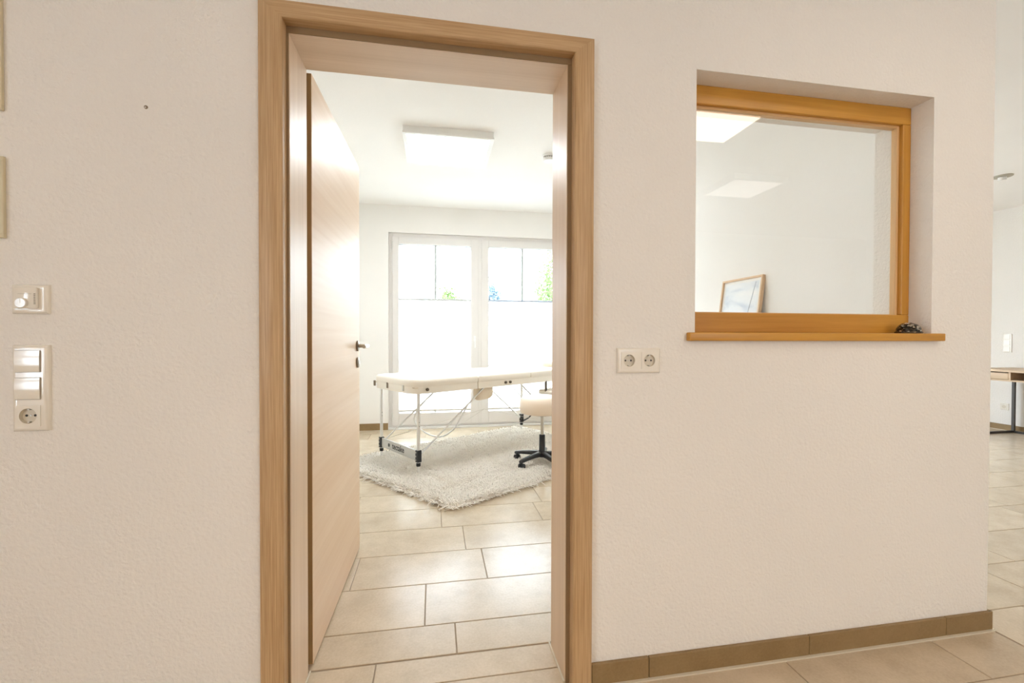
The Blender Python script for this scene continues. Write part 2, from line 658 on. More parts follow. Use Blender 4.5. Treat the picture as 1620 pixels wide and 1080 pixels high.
w3 = thing('window_3', 'tall white framed hall window left of the camera', 'window', (HU0 - .1, -1.2, 0.2), kind='structure')
wfm = MB()
xa, xb = HU0 - .13, HU0 - .07
for a, b, c, e in ((HL[0], HL[1], HL[2], HL[2] + .06), (HL[0], HL[1], HL[3] - .06, HL[3]), (HL[0], HL[0] + .06, HL[2] + .06, HL[3] - .06), (HL[1] - .06, HL[1], HL[2] + .06, HL[3] - .06)):
    wfm.box(xa, xb, a, b, c, e)
wfm.build('window_frame', PVC, w3)
for q in (-1.2,):
    MB().box(xa, xb, q - .03, q + .03, HL[2] + .06, HL[3] - .06).build('mullion', PVC, w3)
MB().box(xa, xb, HL[0] + .06, HL[1] - .06, 1.17, 1.23).build('transom', PVC, w3)
plain_window(4, *HR[0], HD0 - .1, 'small white framed hall window behind the camera', 2)
plain_window(5, *HE[0], HD1 + .1, 'white framed window added out of view in the far hall wall', 4)

# ------------------------------------------------------------------ baseboards
def baseboard(name, label, pieces, axis, fixed, t, top=0.0715):
    """pieces: joint positions along the wall; each tile between two joints is a part"""
    root = thing(name, label, 'baseboard', (0, 0, 0), kind='structure')
    for a, b in zip(pieces, pieces[1:]):
        lo, hi = min(fixed, fixed + t), max(fixed, fixed + t)
        if axis == 'x':
            MB().box(a + .001, b - .001, lo, hi, 0.004, top, 0.0012, 1).build('baseboard_tile', SKIRT, root)
        else:
            MB().box(lo, hi, a + .001, b - .001, 0.004, top, 0.0012, 1).build('baseboard_tile', SKIRT, root)
    lo, hi = min(fixed, fixed + t * 1.7), max(fixed, fixed + t * 1.7)
    if axis == 'x':
        MB().box(pieces[0], pieces[-1], lo, hi, -.002, 0.0045).build('silicone_joint', SILICONE, root)
    else:
        MB().box(lo, hi, pieces[0], pieces[-1], -.002, 0.0045).build('silicone_joint', SILICONE, root)
    return root


baseboard('baseboard_front', 'brown-grey tile baseboard under the oak window', [0.497, 0.695, 1.30, 1.892, 2.111], 'x', W, -0.012)
baseboard('baseboard_front_left', 'brown-grey tile baseboard left of the door frame', [-2.6, -2.0, -1.4, -0.8, -0.482], 'x', W, -0.012)
baseboard('baseboard_end', 'tile baseboard round the end of the partition', [1.333, 1.9, 2.5, 3.1, 3.7, 4.3, 4.9, 5.5], 'y', UE, 0.012)
baseboard('baseboard_back', 'short tile baseboard left of the glazed doors', [-1.25, -1.1, -0.537], 'x', BW, -0.012, 0.085)
baseboard('baseboard_hall_right', 'tile baseboard on the wall behind the desk', [1.0, 1.6, 2.2, 2.8, 3.4, 4.0, 4.6, 5.2, 5.6], 'y', HU1, -0.012)

# ------------------------------------------------------------------ door 1: frame and open leaf
door = thing('door_1', 'light oak interior door standing wide open into the treatment room, with its frame', 'door', (0, W, 0), kind='structure')
CF, CBK = 1.327, W      # front face of the casing, wall face
cuL0, cuL1, cuR0, cuR1 = -0.4787, -0.4165, 0.4325, 0.4953
czI, czO = 2.0065, 2.054
JL, JR, JT = -0.409, 0.4185, 1.987
JF, JB = 1.368, 1.542


def frame_member(kind):
    """casing members with mitred corners: a section swept along the edge, ends cut at 45 degrees"""
    r = 0.006
    # section as (t, d): t = 0 at the inner edge .. 1 at the outer edge
    sec = [(1.0, W), (1.0, CF + .004), (0.985, CF + .001), (0.96, CF), (0.10, CF), (0.045, CF + .0012), (0.012, CF + .0035), (0.0, CF + .008), (0.0, JF), (0.7, JF), (0.7, W)]
    mb = MB()
    bm = mb.bm

    def L(t):
        return cuL1 + (cuL0 - cuL1) * t

    def Rr(t):
        return cuR0 + (cuR1 - cuR0) * t

    def T(t):
        return czI + (czO - czI) * t
    if kind == 'left':
        A = [(L(t), d, 0.0) for t, d in sec]
        Bp = [(L(t), d, T(t)) for t, d in sec]
    elif kind == 'right':
        A = [(Rr(t), d, 0.0) for t, d in sec]
        Bp = [(Rr(t), d, T(t)) for t, d in sec]
    else:
        A = [(L(t), d, T(t)) for t, d in sec]
        Bp = [(Rr(t), d, T(t)) for t, d in sec]
    va = [bm.verts.new(p) for p in A]
    vb = [bm.verts.new(p) for p in Bp]
    n = len(sec)
    for k in range(n):
        bm.faces.new((va[k], va[(k + 1) % n], vb[(k + 1) % n], vb[k]))
    bm.faces.new(va[::-1])
    bm.faces.new(vb)
    return mb


frame_member('left').build('casing', FR_Z, door, smooth=True)
frame_member('right').build('casing', FR_Z, door, smooth=True)
frame_member('head').build('casing_head', FR_X, door, smooth=True)
# lining boards of the reveal
MB().box(-0.438, JL, JF, JB, 0.0, JT, 0.0015, 1).build('jamb', FR_Y, door)
MB().box(JR, 0.448, JF, JB, 0.0, JT, 0.0015, 1).build('jamb', FR_Y, door)
MB().box(-0.438, 0.448, JF, JB, JT, 2.016, 0.0015, 1).build('jamb_head', wood('light_oak_head_bounce_lit', (0.70, 0.56, 0.43), (0.80, 0.66, 0.53), 'x', 150, 0.36, grain=0.5), door)  # head oak lightened to stand for light bounced off the floor
# dark seal standing for the corner shade between casing and lining
se = MB()
se.box(cuL1 - .001, JL - .0015, JF - .004, JF + .0005, 0, JT)
se.box(JR + .0015, cuR0 + .001, JF - .004, JF + .0005, 0, JT)
se.box(cuL1 - .001, cuR0 + .001, JF - .004, JF + .0005, JT + .0015, czI + .001)
se.build('shade_strip', SHADE_BROWN, door)
# casing on the room side
cb = MB()
cb.box(-0.505, -0.447, B, B + .018, 0, 2.075, 0.003)
cb.box(0.440, 0.508, B, B + .018, 0, 2.075, 0.003)
cb.box(-0.447, 0.440, B, B + .018, 2.012, 2.075, 0.003)
cb.build('room_side_casing', FR_Z, door)

# the leaf, swung about 90 degrees into the room: face at u = -0.403 .. -0.386
LA = math.atan2(0.0175, 0.84)
leaf_m = MB().box(-0.04, 0.0, 0.0, 0.842, 0.008, 1.9985, 0.0012, 1)
leaf_o = leaf_m.build('door_leaf', LEAF, None)
leaf_o.parent = door
leaf_o.location = (-0.4035, 1.579 - W, 0)
leaf_o.rotation_euler = (0, 0, -LA)
leaf_o['label'] = 'light oak door leaf with horizontal grain'
leaf_o.data.materials.append(LEAF_EDGE)
for p in leaf_o.data.polygons:
    if p.normal.y < -0.9:
        p.material_index = 1


def lpart(mb, name, m, smooth=True):
    o = mb.build(name, m, None, smooth)
    o.parent = leaf_o
    return o


HY, HZ = 0.778, 1.071
lpart(MB().lathe([(0.0, 0.0005), (0.027, 0.0005), (0.027, 0.007), (0.024, 0.009), (0.0, 0.009)], 28, (0, HY, HZ), 'x'), 'handle_rosette', DARKSTEEL)
lpart(MB().tube([(0.008, HY, HZ), (0.045, HY, HZ), (0.053, HY - .006, HZ), (0.056, HY - .02, HZ), (0.056, HY - .125, HZ - .001)], 0.0095, 14), 'door_handle', CHROME)
lpart(MB().lathe([(0.0, 0.0005), (0.027, 0.0005), (0.027, 0.007), (0.024, 0.009), (0.0, 0.009)], 28, (0, HY, HZ - .0845), 'x'), 'key_escutcheon', DARKSTEEL)
lpart(MB().box(0.0088, 0.0096, HY - .003, HY + .003, HZ - .096, HZ - .074), 'keyhole', DARK)
lpart(MB().lathe([(0.0, -0.0405), (0.027, -0.0405), (0.027, -0.049), (0.0, -0.049)], 28, (0, HY, HZ), 'x'), 'handle_rosette', DARKSTEEL)
lpart(MB().tube([(-0.048, HY, HZ), (-0.085, HY, HZ), (-0.093, HY - .006, HZ), (-0.096, HY - .02, HZ), (-0.096, HY - .125, HZ)], 0.0095, 14), 'door_handle', CHROME)
for z in (0.25, 1.76):
    lpart(MB().tube([(-0.047, -0.006, z - .04), (-0.047, -0.006, z + .04)], 0.0065, 10), 'hinge', CHROME)
lpart(MB().box(-0.031, -0.009, 0.8405, 0.8428, HZ - .13, HZ + .07), 'lock_plate', CHROME, False)

# ------------------------------------------------------------------ window 1: fixed oak window in the partition
w1 = thing('window_1', 'fixed interior window in a honey oak frame set into the white partition', 'window', (1.338, 1.4265, 1.1365), kind='structure')
FD0, FD1 = 1.424, 1.457
fu0, fu1, fz0, fz1 = WIN_F
MB().box(fu0, fu1, FD0, FD1, fz0 + .0005, 1.2085, 0.003).build('frame_rail', OAK_X, w1)
MB().box(fu0, fu1, FD0, FD1, 1.943, fz1, 0.003).build('frame_rail', OAK_X, w1)
MB().box(fu0, fu0 + .046, FD0, FD1, 1.2085, 1.943, 0.003).build('frame_stile', OAK_Z, w1)
MB().box(1.7825, fu1, FD0, FD1, 1.2085, 1.943, 0.003).build('frame_stile', OAK_Z, w1)
for nm, m, bx in (('glazing_bead', BEAD_Z, (1.7725, 1.7835, 1.2085, 1.943)), ('glazing_bead', BEAD_Z, (0.902, 0.914, 1.2085, 1.943)),
                  ('glazing_bead', BEAD_X, (0.914, 1.7725, 1.9335, 1.944)), ('glazing_bead', BEAD_X, (0.914, 1.7725, 1.207, 1.2115))):
    MB().box(bx[0], bx[1], 1.4385, 1.462, bx[2], bx[3], 0.002).build(nm, m, w1)
MB().box(0.905, 1.781, 1.4465, 1.4505, 1.2075, 1.944).build('pane', GLASS_IN, w1)
# sill board: nosing in front of the wall, narrower inside the recess
sl = MB()
sl.box(0.8255, 1.856, 1.3225, 1.3452, 1.1085, 1.1365, 0.0035, 3)
tag(sl.build('window_sill', OAK_X, w1, True), 'honey oak sill board')
MB().box(fu0 + .001, fu1 - .001, 1.3448, FD0, 1.118, 1.1366).build('window_sill_recess_board', OAK_X, w1)

# ------------------------------------------------------------------ window 2: glazed double doors of the room
w2 = thing('window_2', 'white framed pair of glazed doors letting in bright daylight', 'window', (0.56, BW + .06, 0), kind='structure')
fa, fb, fz = WB_HOLE[0], WB_HOLE[1], WB_HOLE[3]
G0, G1 = BW + .045, BW + .115
fr = MB()
fr.box(fa, fa + .05, G0, G1, 0, fz, .004)
fr.box(fb - .05, fb, G0, G1, 0, fz, .004)
fr.box(fa + .05, fb - .05, G0, G1, fz - .055, fz, .004)
fr.box(fa + .05, fb - .05, G0, G1, 0.0, 0.045, .004)
fr.build('window_frame', PVC, w2)
uc = 0.560
MB().box(uc - .022, uc + .022, G0 - .012, G1, 0.045, fz - .055, .004).build('mullion', PVC, w2)
MB().box(fa - .01, fb + .01, BW - .004, G0, -.002, 0.022, .003).build('threshold', WHITEPAINT, w2)
SASH = ((fa + .042, uc - .020, -0.416, 0.449), (uc + .020, fb - .042, 0.668, 1.535))
for a, b, ga, gb in SASH:
    sh = MB()
    z0_, z1_, g0_, g1_ = 0.045, fz - .043, 0.190, 2.226
    d0_, d1_ = G0 - .02, G1 - .01
    sh.box(a, ga, d0_, d1_, z0_, z1_, .004)
    sh.box(gb, b, d0_, d1_, z0_, z1_, .004)
    sh.box(ga, gb, d0_, d1_, z0_, g0_, .004)
    sh.box(ga, gb, d0_, d1_, g1_, z1_, .004)
    so = sh.build('sash', PVC, w2)
    MB().box(ga - .005, gb + .005, BW + .072, BW + .088, g0_ - .005, g1_ + .005).build('pane', GLASS, so)
    um = (ga + gb) / 2
    mu = MB()
    mu.box(um - .012, um + .012, BW + .066, BW + .071, g0_, g1_)
    mu.box(um - .010, um + .010, BW + .089, BW + .094, g0_, g1_)
    mu.build('muntin', mat('muntin_backlit_grey', (0.48, 0.52, 0.50), .5), so)  # grey paints the backlit shade of the bars
    mu = MB()
    mu.box(ga, gb, BW + .089, BW + .094, 0.745, 0.765)
    mu.build('muntin', mat('muntin_backlit_grey', (0.48, 0.52, 0.50), .5), so)
    gs = MB()
    gs.box(ga, ga + .006, BW + .064, BW + .071, g0_, g1_)
    gs.box(gb - .006, gb, BW + .064, BW + .071, g0_, g1_)
    gs.box(ga, gb, BW + .064, BW + .071, g1_ - .006, g1_)
    gs.build('glazing_seal', mat('grey_gasket', (0.55, 0.55, 0.55), .6), so)
for z in (0.16, 2.21):
    MB().tube([(fa + .044, G0 - .024, z - .045), (fa + .044, G0 - .024, z + .045)], 0.008, 10).build('hinge', mat('hinge_grey', (0.7, 0.69, 0.66), .4), w2, True)
hd = MB().box(0.485, 0.512, G0 - .026, G0 - .02, 1.06, 1.13, .003)
hd.tube([(0.498, G0 - .026, 1.095), (0.498, G0 - .06, 1.095), (0.498, G0 - .062, 1.08), (0.498, G0 - .06, 0.98)], 0.009, 10)
hd.build('window_handle', WHITEPAINT, w2, True)

# pleated blinds clipped to the lower two thirds of each door
for k, ((a, b, ga, gb), lab) in enumerate(zip(SASH, ('white pleated blind covering the lower part of the glazed door with the hinge',
                                                     'white pleated blind covering the lower part of the glazed door nearer the stool'))):
    bl = thing('pleated_blind', lab, 'blind', ((ga + gb) / 2, BW + .045, 0.2), group='pleated blinds on the glazed doors')
    n = 64
    zt, zb = 1.555, 0.228
    mb = MB()
    x0, x1 = ga + .008, gb - .008
    prev = None
    for i in range(n + 1):
        z = zt + (zb - zt) * i / n
        dd = BW + .048 + (0.006 if i % 2 else -0.006)
        cur = (mb.bm.verts.new((x0, dd, z)), mb.bm.verts.new((x1, dd, z)))
        if prev:
            mb.bm.faces.new((prev[0], prev[1], cur[1], cur[0]))
        prev = cur
    mb.build('fabric', BLIND, bl)
    MB().box(ga + .004, gb - .004, BW + .036, BW + .060, zt, zt + .020, .003).build('top_rail', mat('rail_%d' % k, ((0.56, 0.57, 0.56), (0.40, 0.46, 0.58))[k], .4), bl)
    MB().box(ga + .004, gb - .004, BW + .036, BW + .060, zb - .020, zb, .003).build('bottom_rail', mat('bottom_rail_grey', (0.62, 0.57, 0.50), .4), bl)
    for xx in (x0 + .05, x1 - .05):
        MB().tube([(xx, BW + .062, 0.195), (xx, BW + .062, 2.22)], 0.0008, 5).build('cord', PVC, bl)

# ------------------------------------------------------------------ ceiling lamps and detectors
def led_panel(name, label, u0, u1, d0, d1, m, grp):
    t = thing(name, label, 'ceiling light', ((u0 + u1) / 2, (d0 + d1) / 2, ZC), group=grp)
    z1, z0 = ZC, ZC - .056
    e = 0.030
    MB().box(u0 + .004, u1 - .004, d0 + .004, d1 - .004, z0 + .012, z1).build('housing', WHITEPAINT, t)
    f = MB()
    f.box(u0, u1, d0, d0 + e, z0, z0 + .014, .002)
    f.box(u0, u1, d1 - e, d1, z0, z0 + .014, .002)
    f.box(u0, u0 + e, d0 + e, d1 - e, z0, z0 + .014, .002)
    f.box(u1 - e, u1, d0 + e, d1 - e, z0, z0 + .014, .002)
    f.build('trim_frame', WHITEPAINT, t)
    MB().box(u0 + e, u1 - e, d0 + e, d1 - e, z0 + .006, z0 + .011).build('diffuser', m, t)
    return t


led_panel('ceiling_light', 'square white LED ceiling panel glowing above the massage table', -0.232, 0.452, 3.353, 3.95, LED1, 'LED ceiling panels')
led_panel('ceiling_light', 'LED ceiling panel in the hall mirrored brightly at the top of the oak window', 1.66, 2.235, -0.235, 0.355, LED2, 'LED ceiling panels')
led_panel('ceiling_light', 'dimmer LED ceiling panel in the hall mirrored faintly in the oak window', 2.80, 3.39, -1.41, -0.87, LED3, 'LED ceiling panels')

sd = thing('smoke_detector', 'round white smoke detector on the ceiling beside the door jamb', 'smoke detector', (0.975, 3.70, ZC))
MB().lathe([(0.0, 0.0), (0.058, 0.0), (0.058, -0.018), (0.05, -0.02)], 32).build('base', WHITEPAINT, sd, True, world=False)
MB().lathe([(0.046, -0.0195), (0.046, -0.029), (0.0, -0.029)], 32).build('vent_ring', mat('vent_grey', (0.20, 0.19, 0.18), .6), sd, True, world=False)
MB().lathe([(0.054, -0.028), (0.055, -0.040), (0.046, -0.050), (0.0, -0.052)], 32).build('cap', WHITEPAINT, sd, True, world=False)
for k in range(16):
    a = 2 * PI * k / 16
    x, y = math.cos(a) * .051, math.sin(a) * .051
    MB().box(x - .003, x + .003, y - .003, y + .003, -.030, -.018).build('vent_fin', WHITEPAINT, sd, world=False)

for su, sd_, sl_ in ((-1.2, -1.7, 'left of the camera, nearer'), (0.4, -1.7, 'straight behind the camera, nearer'), (2.0, -1.7, 'right of the camera, nearer'),
                     (-1.2, -2.5, 'left of the camera, further back'), (0.4, -2.5, 'straight behind the camera, further back'), (2.0, -2.5, 'right of the camera, further back')):
    dn = thing('added_fill_light', 'added warm fill light on the hall ceiling ' + sl_, 'fill light', (su, sd_, ZC), group='added warm fill lights')  # unseen lamps added to give the hall walls warm light
    MB().lathe([(0.0, 0.0), (0.095, 0.0), (0.095, -0.020), (0.080, -0.024), (0.080, -0.016), (0.0, -0.016)], 28).build('housing', WHITEPAINT, dn, True, world=False)
    MB().lathe([(0.0, -0.0165), (0.078, -0.0165), (0.078, -0.0185), (0.0, -0.0185)], 28).build('diffuser', LED_FILL_WARM, dn, world=False)

sp = thing('ceiling_spotlight', 'small round downlight on the hall ceiling above the desk', 'spotlight', (5.39, 3.385, ZC))
MB().lathe([(0.0, 0.0), (0.075, 0.0), (0.073, -0.008), (0.04, -0.012), (0.0, -0.012)], 28).build('ring', mat('ring_grey', (0.42, 0.38, 0.31), .4, .5), sp, True, world=False)
MB().lathe([(0.030, -0.011), (0.030, -0.04), (0.024, -0.045), (0.0, -0.045)], 20).build('lamp_head', WHITEPAINT, sp, True, world=False)

# ------------------------------------------------------------------ switches and sockets
def rim(root, u0, u1, z0, z1, d, t=0.0105, m=SWITCH, name='cover_frame', sockets=()):
    """bevelled cover frame on a wall facing the camera side"""
    mb = MB()
    bm = mb.bm
    e = 0.011
    rings = []
    for du, dd in ((0.0, 0.0), (0.0008, -t * .55), (0.004, -t * .92), (0.008, -t), (e + .001, -t * .95)):
        rings.append([bm.verts.new(p) for p in ((u0 + du, d + dd, z0 + du), (u1 - du, d + dd, z0 + du), (u1 - du, d + dd, z1 - du), (u0 + du, d + dd, z1 - du))])
    for a, b in zip(rings, rings[1:]):
        for k in range(4):
            bm.faces.new((a[k], a[(k + 1) % 4], b[(k + 1) % 4], b[k]))
    if not sockets:
        bm.faces.new(rings[-1])
    else:
        h = 0.0270
        ia, ib, ja, jb = u0 + e + .001, u1 - e - .001, z0 + e + .001, z1 - e - .001
        us = sorted({ia, ib, *[max(ia, q[0] - h) for q in sockets], *[min(ib, q[0] + h) for q in sockets]})
        zs = sorted({ja, jb, *[max(ja, q[1] - h) for q in sockets], *[min(jb, q[1] + h) for q in sockets]})
        yf = d - t * .95
        for a, b in zip(us, us[1:]):
            for c, f in zip(zs, zs[1:]):
                uc, zc = (a + b) / 2, (c + f) / 2
                if not any(abs(uc - q[0]) < h and abs(zc - q[1]) < h for q in sockets):
                    mb.quad((a, yf, c), (b, yf, c), (b, yf, f), (a, yf, f))
    o = mb.build(name, m, root, True)
    return o


def socket_insert(root, uc, zc, d):
    """insert plate with a recessed round well, two pin holes and earth clips"""
    f = d - 0.0118
    h = 0.0272
    n = 32
    rw = 0.0195
    mb = MB()
    bm = mb.bm
    sq = []
    ci = []
    for k in range(n):
        a = 2 * PI * k / n
        c, s = math.cos(a), math.sin(a)
        q = h / max(abs(c), abs(s))
        sq.append(bm.verts.new((uc + c * q, f, zc + s * q)))
        ci.append(bm.verts.new((uc + c * rw, f, zc + s * rw)))
    bk = [bm.verts.new((v.co.x, d - .0095, v.co.z)) for v in sq]
    for k in range(n):
        j = (k + 1) % n
        bm.faces.new((sq[k], sq[j], ci[j], ci[k]))
        bm.faces.new((bk[k], bk[j], sq[j], sq[k]))
    ins = mb.build('socket_insert', SWITCH, root)
    well = MB()
    bm = well.bm
    a_ = [bm.verts.new((uc + rw * math.cos(2 * PI * k / n), f, zc + rw * math.sin(2 * PI * k / n))) for k in range(n)]
    b_ = [bm.verts.new((uc + (rw - .0006) * math.cos(2 * PI * k / n), f + .0095, zc + (rw - .0006) * math.sin(2 * PI * k / n))) for k in range(n)]
    for k in range(n):
        j = (k + 1) % n
        bm.faces.new((a_[k], a_[j], b_[j], b_[k]))
    bm.faces.new(b_)
    well.build('socket_well', SOCKET_IN, ins)
    for s in (-1, 1):
        MB().lathe([(0.0, f + .0088), (0.0031, f + .0088), (0.0031, f + .0095), (0, f + .0095)], 14, (uc + s * .0095, 0, zc), 'y').build('pin_hole', DARK, ins)
        MB().box(uc - .0025, uc + .0025, f + .001, f + .009, zc + s * .0165 - .0015, zc + s * .0165 + .0015, .0005).build('earth_clip', CHROME, ins)
    MB().lathe([(0.0, f + .0085), (0.0022, f + .0085), (0.0022, f + .0095), (0, f + .0095)], 12, (uc, 0, zc), 'y').build('screw', CHROME, ins)
    return ins


def rocker(root, uc, zc, d):
    h = 0.0274
    mb = MB()
    bm = mb.bm
    vs = []
    rows = 13
    for i in range(rows):
        t = -1 + 2 * i / (rows - 1)
        z = zc + t * h
        bulge = 0.0016 * (1 - t * t)
        vs.append([bm.verts.new((uc - h, d - .0128 - bulge, z)), bm.verts.new((uc + h, d - .0128 - bulge, z))])
    for a, b in zip(vs, vs[1:]):
        bm.faces.new((a[0], a[1], b[1], b[0]))
    lo = [bm.verts.new((v[0].co.x, d - .009, v[0].co.z)) for v in vs], [bm.verts.new((v[1].co.x, d - .009, v[1].co.z)) for v in vs]
    for i in range(rows - 1):
        bm.faces.new((vs[i][0], vs[i + 1][0], lo[0][i + 1], lo[0][i]))
        bm.faces.new((vs[i][1], vs[i + 1][1], lo[1][i + 1], lo[1][i]))
    for i in (0, rows - 1):
        bm.faces.new((vs[i][0], vs[i][1], lo[1][i], lo[0][i]))
    r = mb.build('rocker', SWITCH, root, True)
    for s in (-1, 1):
        MB().box(uc - h, uc + h, d - .0125, d - .0098, zc + s * (h + .0007) - .0004, zc + s * (h + .0007) + .0004).build('shadow_gap', mat('gap_brown', (0.40, 0.35, 0.28), .8), r)
    MB().box(uc + h + .0003, uc + h + .0010, d - .0125, d - .0098, zc - h, zc + h).build('shadow_gap', MATS['gap_brown'], r)
    return r


sw = thing('switch_panel', 'white panel of two rocker switches above a socket, left of the door', 'switch', (-1.0255, W, 0.984))
rim(sw, -1.0662, -0.9848, 0.873, 1.0962, W, sockets=[(-1.0295, 0.9135)])
rocker(sw, -1.0295, 1.0545, W)
rocker(sw, -1.0295, 0.9840, W)
socket_insert(sw, -1.0295, 0.9135, W)

th = thing('thermostat', 'white room thermostat with a round dial above the switch panel', 'thermostat', (-1.0255, W, 1.215))
rim(th, -1.0662, -0.9845, 1.1765, 1.2525, W)
MB().box(-1.0555, -1.0035, W - .018, W - .0095, 1.190, 1.2445, .003).build('housing', SWITCH, th, True)
dl = MB().lathe([(0.0, W - .0245), (0.0115, W - .0245), (0.0130, W - .0225), (0.0130, W - .0175)], 30, (-1.0345, 0, 1.2035), 'y').build('dial', mat('dial_clear', (0.78, 0.75, 0.68), .12, coat=.5), th, True)
MB().box(-1.0352, -1.0338, W - .0252, W - .0244, 1.2035, 1.2142).build('pointer', mat('pointer_white', (.9, .9, .88), .3), dl)
for k in range(7):
    z = 1.201 + k * .0042
    MB().box(-1.0095, -1.0055, W - .0184, W - .0178, z, z + .0022).build('scale_mark', mat('mark_grey', (0.30, 0.27, 0.22), .6), th)
MB().box(-1.0450, -1.0140, W - .0182, W - .0178, 1.2270, 1.2275).build('engraved_line', MATS['mark_grey'], th)

ds = thing('double_socket', 'white double wall socket between the door frame and the oak window', 'socket', (0.6535, W, 1.044))
rim(ds, 0.5795, 0.7295, 1.0035, 1.0850, W, sockets=[(0.6195, 1.0445), (0.6895, 1.0443)])
socket_insert(ds, 0.6195, 1.0445, W)
socket_insert(ds, 0.6895, 1.0443, W)

# a drilled hole with a wall plug, high on the wall
hp = thing('wall_plug', 'small grey wall plug in a drilled hole left of the door', 'wall plug', (-0.7614, W, 1.7339))
MB().lathe([(0.0024, -0.0012), (0.0046, -0.0014), (0.0048, 0.0)], 16, (0, 0, 0), 'y').build('collar', mat('plug_brown', (0.20, 0.15, 0.10), .7), hp, world=False)
MB().lathe([(0.0, -0.0014), (0.0022, -0.0014), (0.0026, -0.0005)], 12, (-0.0012, 0, -0.0008), 'y').build('plug', mat('plug_grey', (0.55, 0.52, 0.47), .6), hp, world=False)


# ------------------------------------------------------------------ picture frames
def picture(name, label, u0, u1, z0, z1, d, art, fw=0.012, t=0.010):
    p = thing(name, label, 'picture', ((u0 + u1) / 2, d, z0), group='pictures')
    f = MB()
    for a, b, c, e in ((u0, u1, z0, z0 + fw), (u0, u1, z1 - fw, z1), (u0, u0 + fw, z0 + fw, z1 - fw), (u1 - fw, u1, z0 + fw, z1 - fw)):
        f.box(a, b, d - t, d - .0005, c, e, .001, 1)
    f.build('frame', mat('cream_frame', (0.68, 0.60, 0.42), .5), p)
    MB().box(u0 + fw, u1 - fw, d - .007, d - .001, z0 + fw, z1 - fw).build('print', art, p)
    return p


ART0 = mat('plain_cream_print', (0.70, 0.66, 0.58), .7)
picture('picture_frame', 'cream picture frame cut off by the left edge, the upper one', -1.42, -1.0815, 1.6935, 2.05, W, ART0)
picture('picture_frame', 'cream picture frame cut off by the left edge, the lower one above the thermostat', -1.42, -1.0795, 1.3695, 1.5765, W, ART0)

# picture leaning on a cabinet in the room, seen through the oak window
cab = thing('cabinet', 'white cabinet below the oak window view carrying the leaning picture', 'cabinet', (1.77, 2.55, 0))
MB().box(1.595, 1.945, 2.05, 3.05, 0.06, 1.195, .003).build('body', WHITEPAINT, cab)
MB().box(1.62, 1.945, 2.07, 3.03, 0.0, 0.06).build('plinth', mat('plinth_grey', (.4, .38, .35), .6), cab)
for a, b in ((2.055, 2.547), (2.553, 3.045)):
    dd = MB().box(1.577, 1.595, a, b, 0.065, 1.19, .002).build('door', WHITEPAINT, cab)
    hy = b - .05 if a < 2.3 else a + .05
    MB().tube([(1.577, hy, .60), (1.555, hy, .60), (1.555, hy, .76), (1.577, hy, .76)], .005, 8).build('handle', CHROME, dd, True)


def art_material():
    m, nt, b = _new('pale_blue_watercolour')
    v = coords(nt, (1, 3.0, 7.0))
    n1 = N(nt, 'ShaderNodeTexNoise', Scale=1.6, Detail=4.0, Distortion=0.5)
    nt.links.new(v, n1.inputs['Vector'])
    nt.links.new(ramp(nt, n1.outputs['Fac'], [(0.3, (0.60, 0.66, 0.74)), (0.45, (0.78, 0.82, 0.86)), (0.62, (0.88, 0.88, 0.88))]), b.inputs['Base Color'])
    b.inputs['Roughness'].default_value = 0.3
    return m


pic = thing('picture_frame', 'pale seascape in a thin oak frame leaning on the wall behind the oak window', 'picture', (1.905, 2.525, 1.196), group='pictures')
tilt = R(7.5)
pic.rotation_euler = (0, tilt, 0)
hw, ph = 0.187, 0.302
fwid = .012
for nm, a, b, c, e in (('rail', -hw, hw, 0.0, fwid), ('rail', -hw, hw, ph - fwid, ph), ('stile', -hw, -hw + fwid, fwid, ph - fwid), ('stile', hw - fwid, hw, fwid, ph - fwid)):
    MB().box(-.012, .010, a, b, c, e, .001, 1).build(nm, PICW, pic, world=False)
MB().box(-.001, .006, -hw + fwid, hw - fwid, fwid, ph - fwid).build('mat_board', mat('mat_white', (0.87, 0.86, 0.84), .6), pic, world=False)
MB().box(-.002, -.0012, -hw + .035, hw - .030, .035, ph - .030).build('print', art_material(), pic, world=False)
mast = MB().tube([(-.0023, -.075, .04), (-.0023, -.125, ph - .035)], .0016, 6)
mast.build('printed_line', mat('print_grey', (.48, .52, .58), .6), pic, world=False)

# ------------------------------------------------------------------ dark faceted dome on the sill
bell = thing('faceted_dome', 'small dark glossy faceted dome at the right end of the oak sill', 'paperweight', (1.752, 1.372, 1.1367))
MB().lathe([(0.0, 0.0), (0.040, 0.0), (0.0415, 0.002), (0.0405, 0.006), (0.036, 0.0065)], 36).build('base_rim', mat('dark_rim', (0.10, 0.08, 0.06), .25, .8), bell, True, world=False)
dm = MB()
bm = dm.bm
prof = [(0.0385, 0.006), (0.0385, 0.012), (0.0365, 0.019), (0.0325, 0.026), (0.0265, 0.032), (0.0185, 0.0365), (0.009, 0.039), (0.0, 0.0395)]
nseg = 17
rj = random.Random(7)
rings = []
for i, (r, h) in enumerate(prof):
    if r == 0:
        rings.append([bm.verts.new((0, 0, h))])
    else:
        off = (i % 2) * PI / nseg
        rings.append([bm.verts.new((r * q * math.cos(2 * PI * k / nseg + off), r * q * math.sin(2 * PI * k / nseg + off), h * q)) for k in range(nseg) for q in (rj.uniform(.965, 1.03) if i else 1.0,)])
for i, (a, b) in enumerate(zip(rings, rings[1:])):
    for k in range(nseg):
        if len(b) == 1:
            bm.faces.new((a[k], a[(k + 1) % nseg], b[0]))
        elif i % 2 == 0:
            bm.faces.new((a[k], a[(k + 1) % nseg], b[k]))
            bm.faces.new((a[(k + 1) % nseg], b[(k + 1) % nseg], b[k]))
        else:
            bm.faces.new((a[k], a[(k + 1) % nseg], b[(k + 1) % nseg]))
            bm.faces.new((a[k], b[(k + 1) % nseg], b[k]))
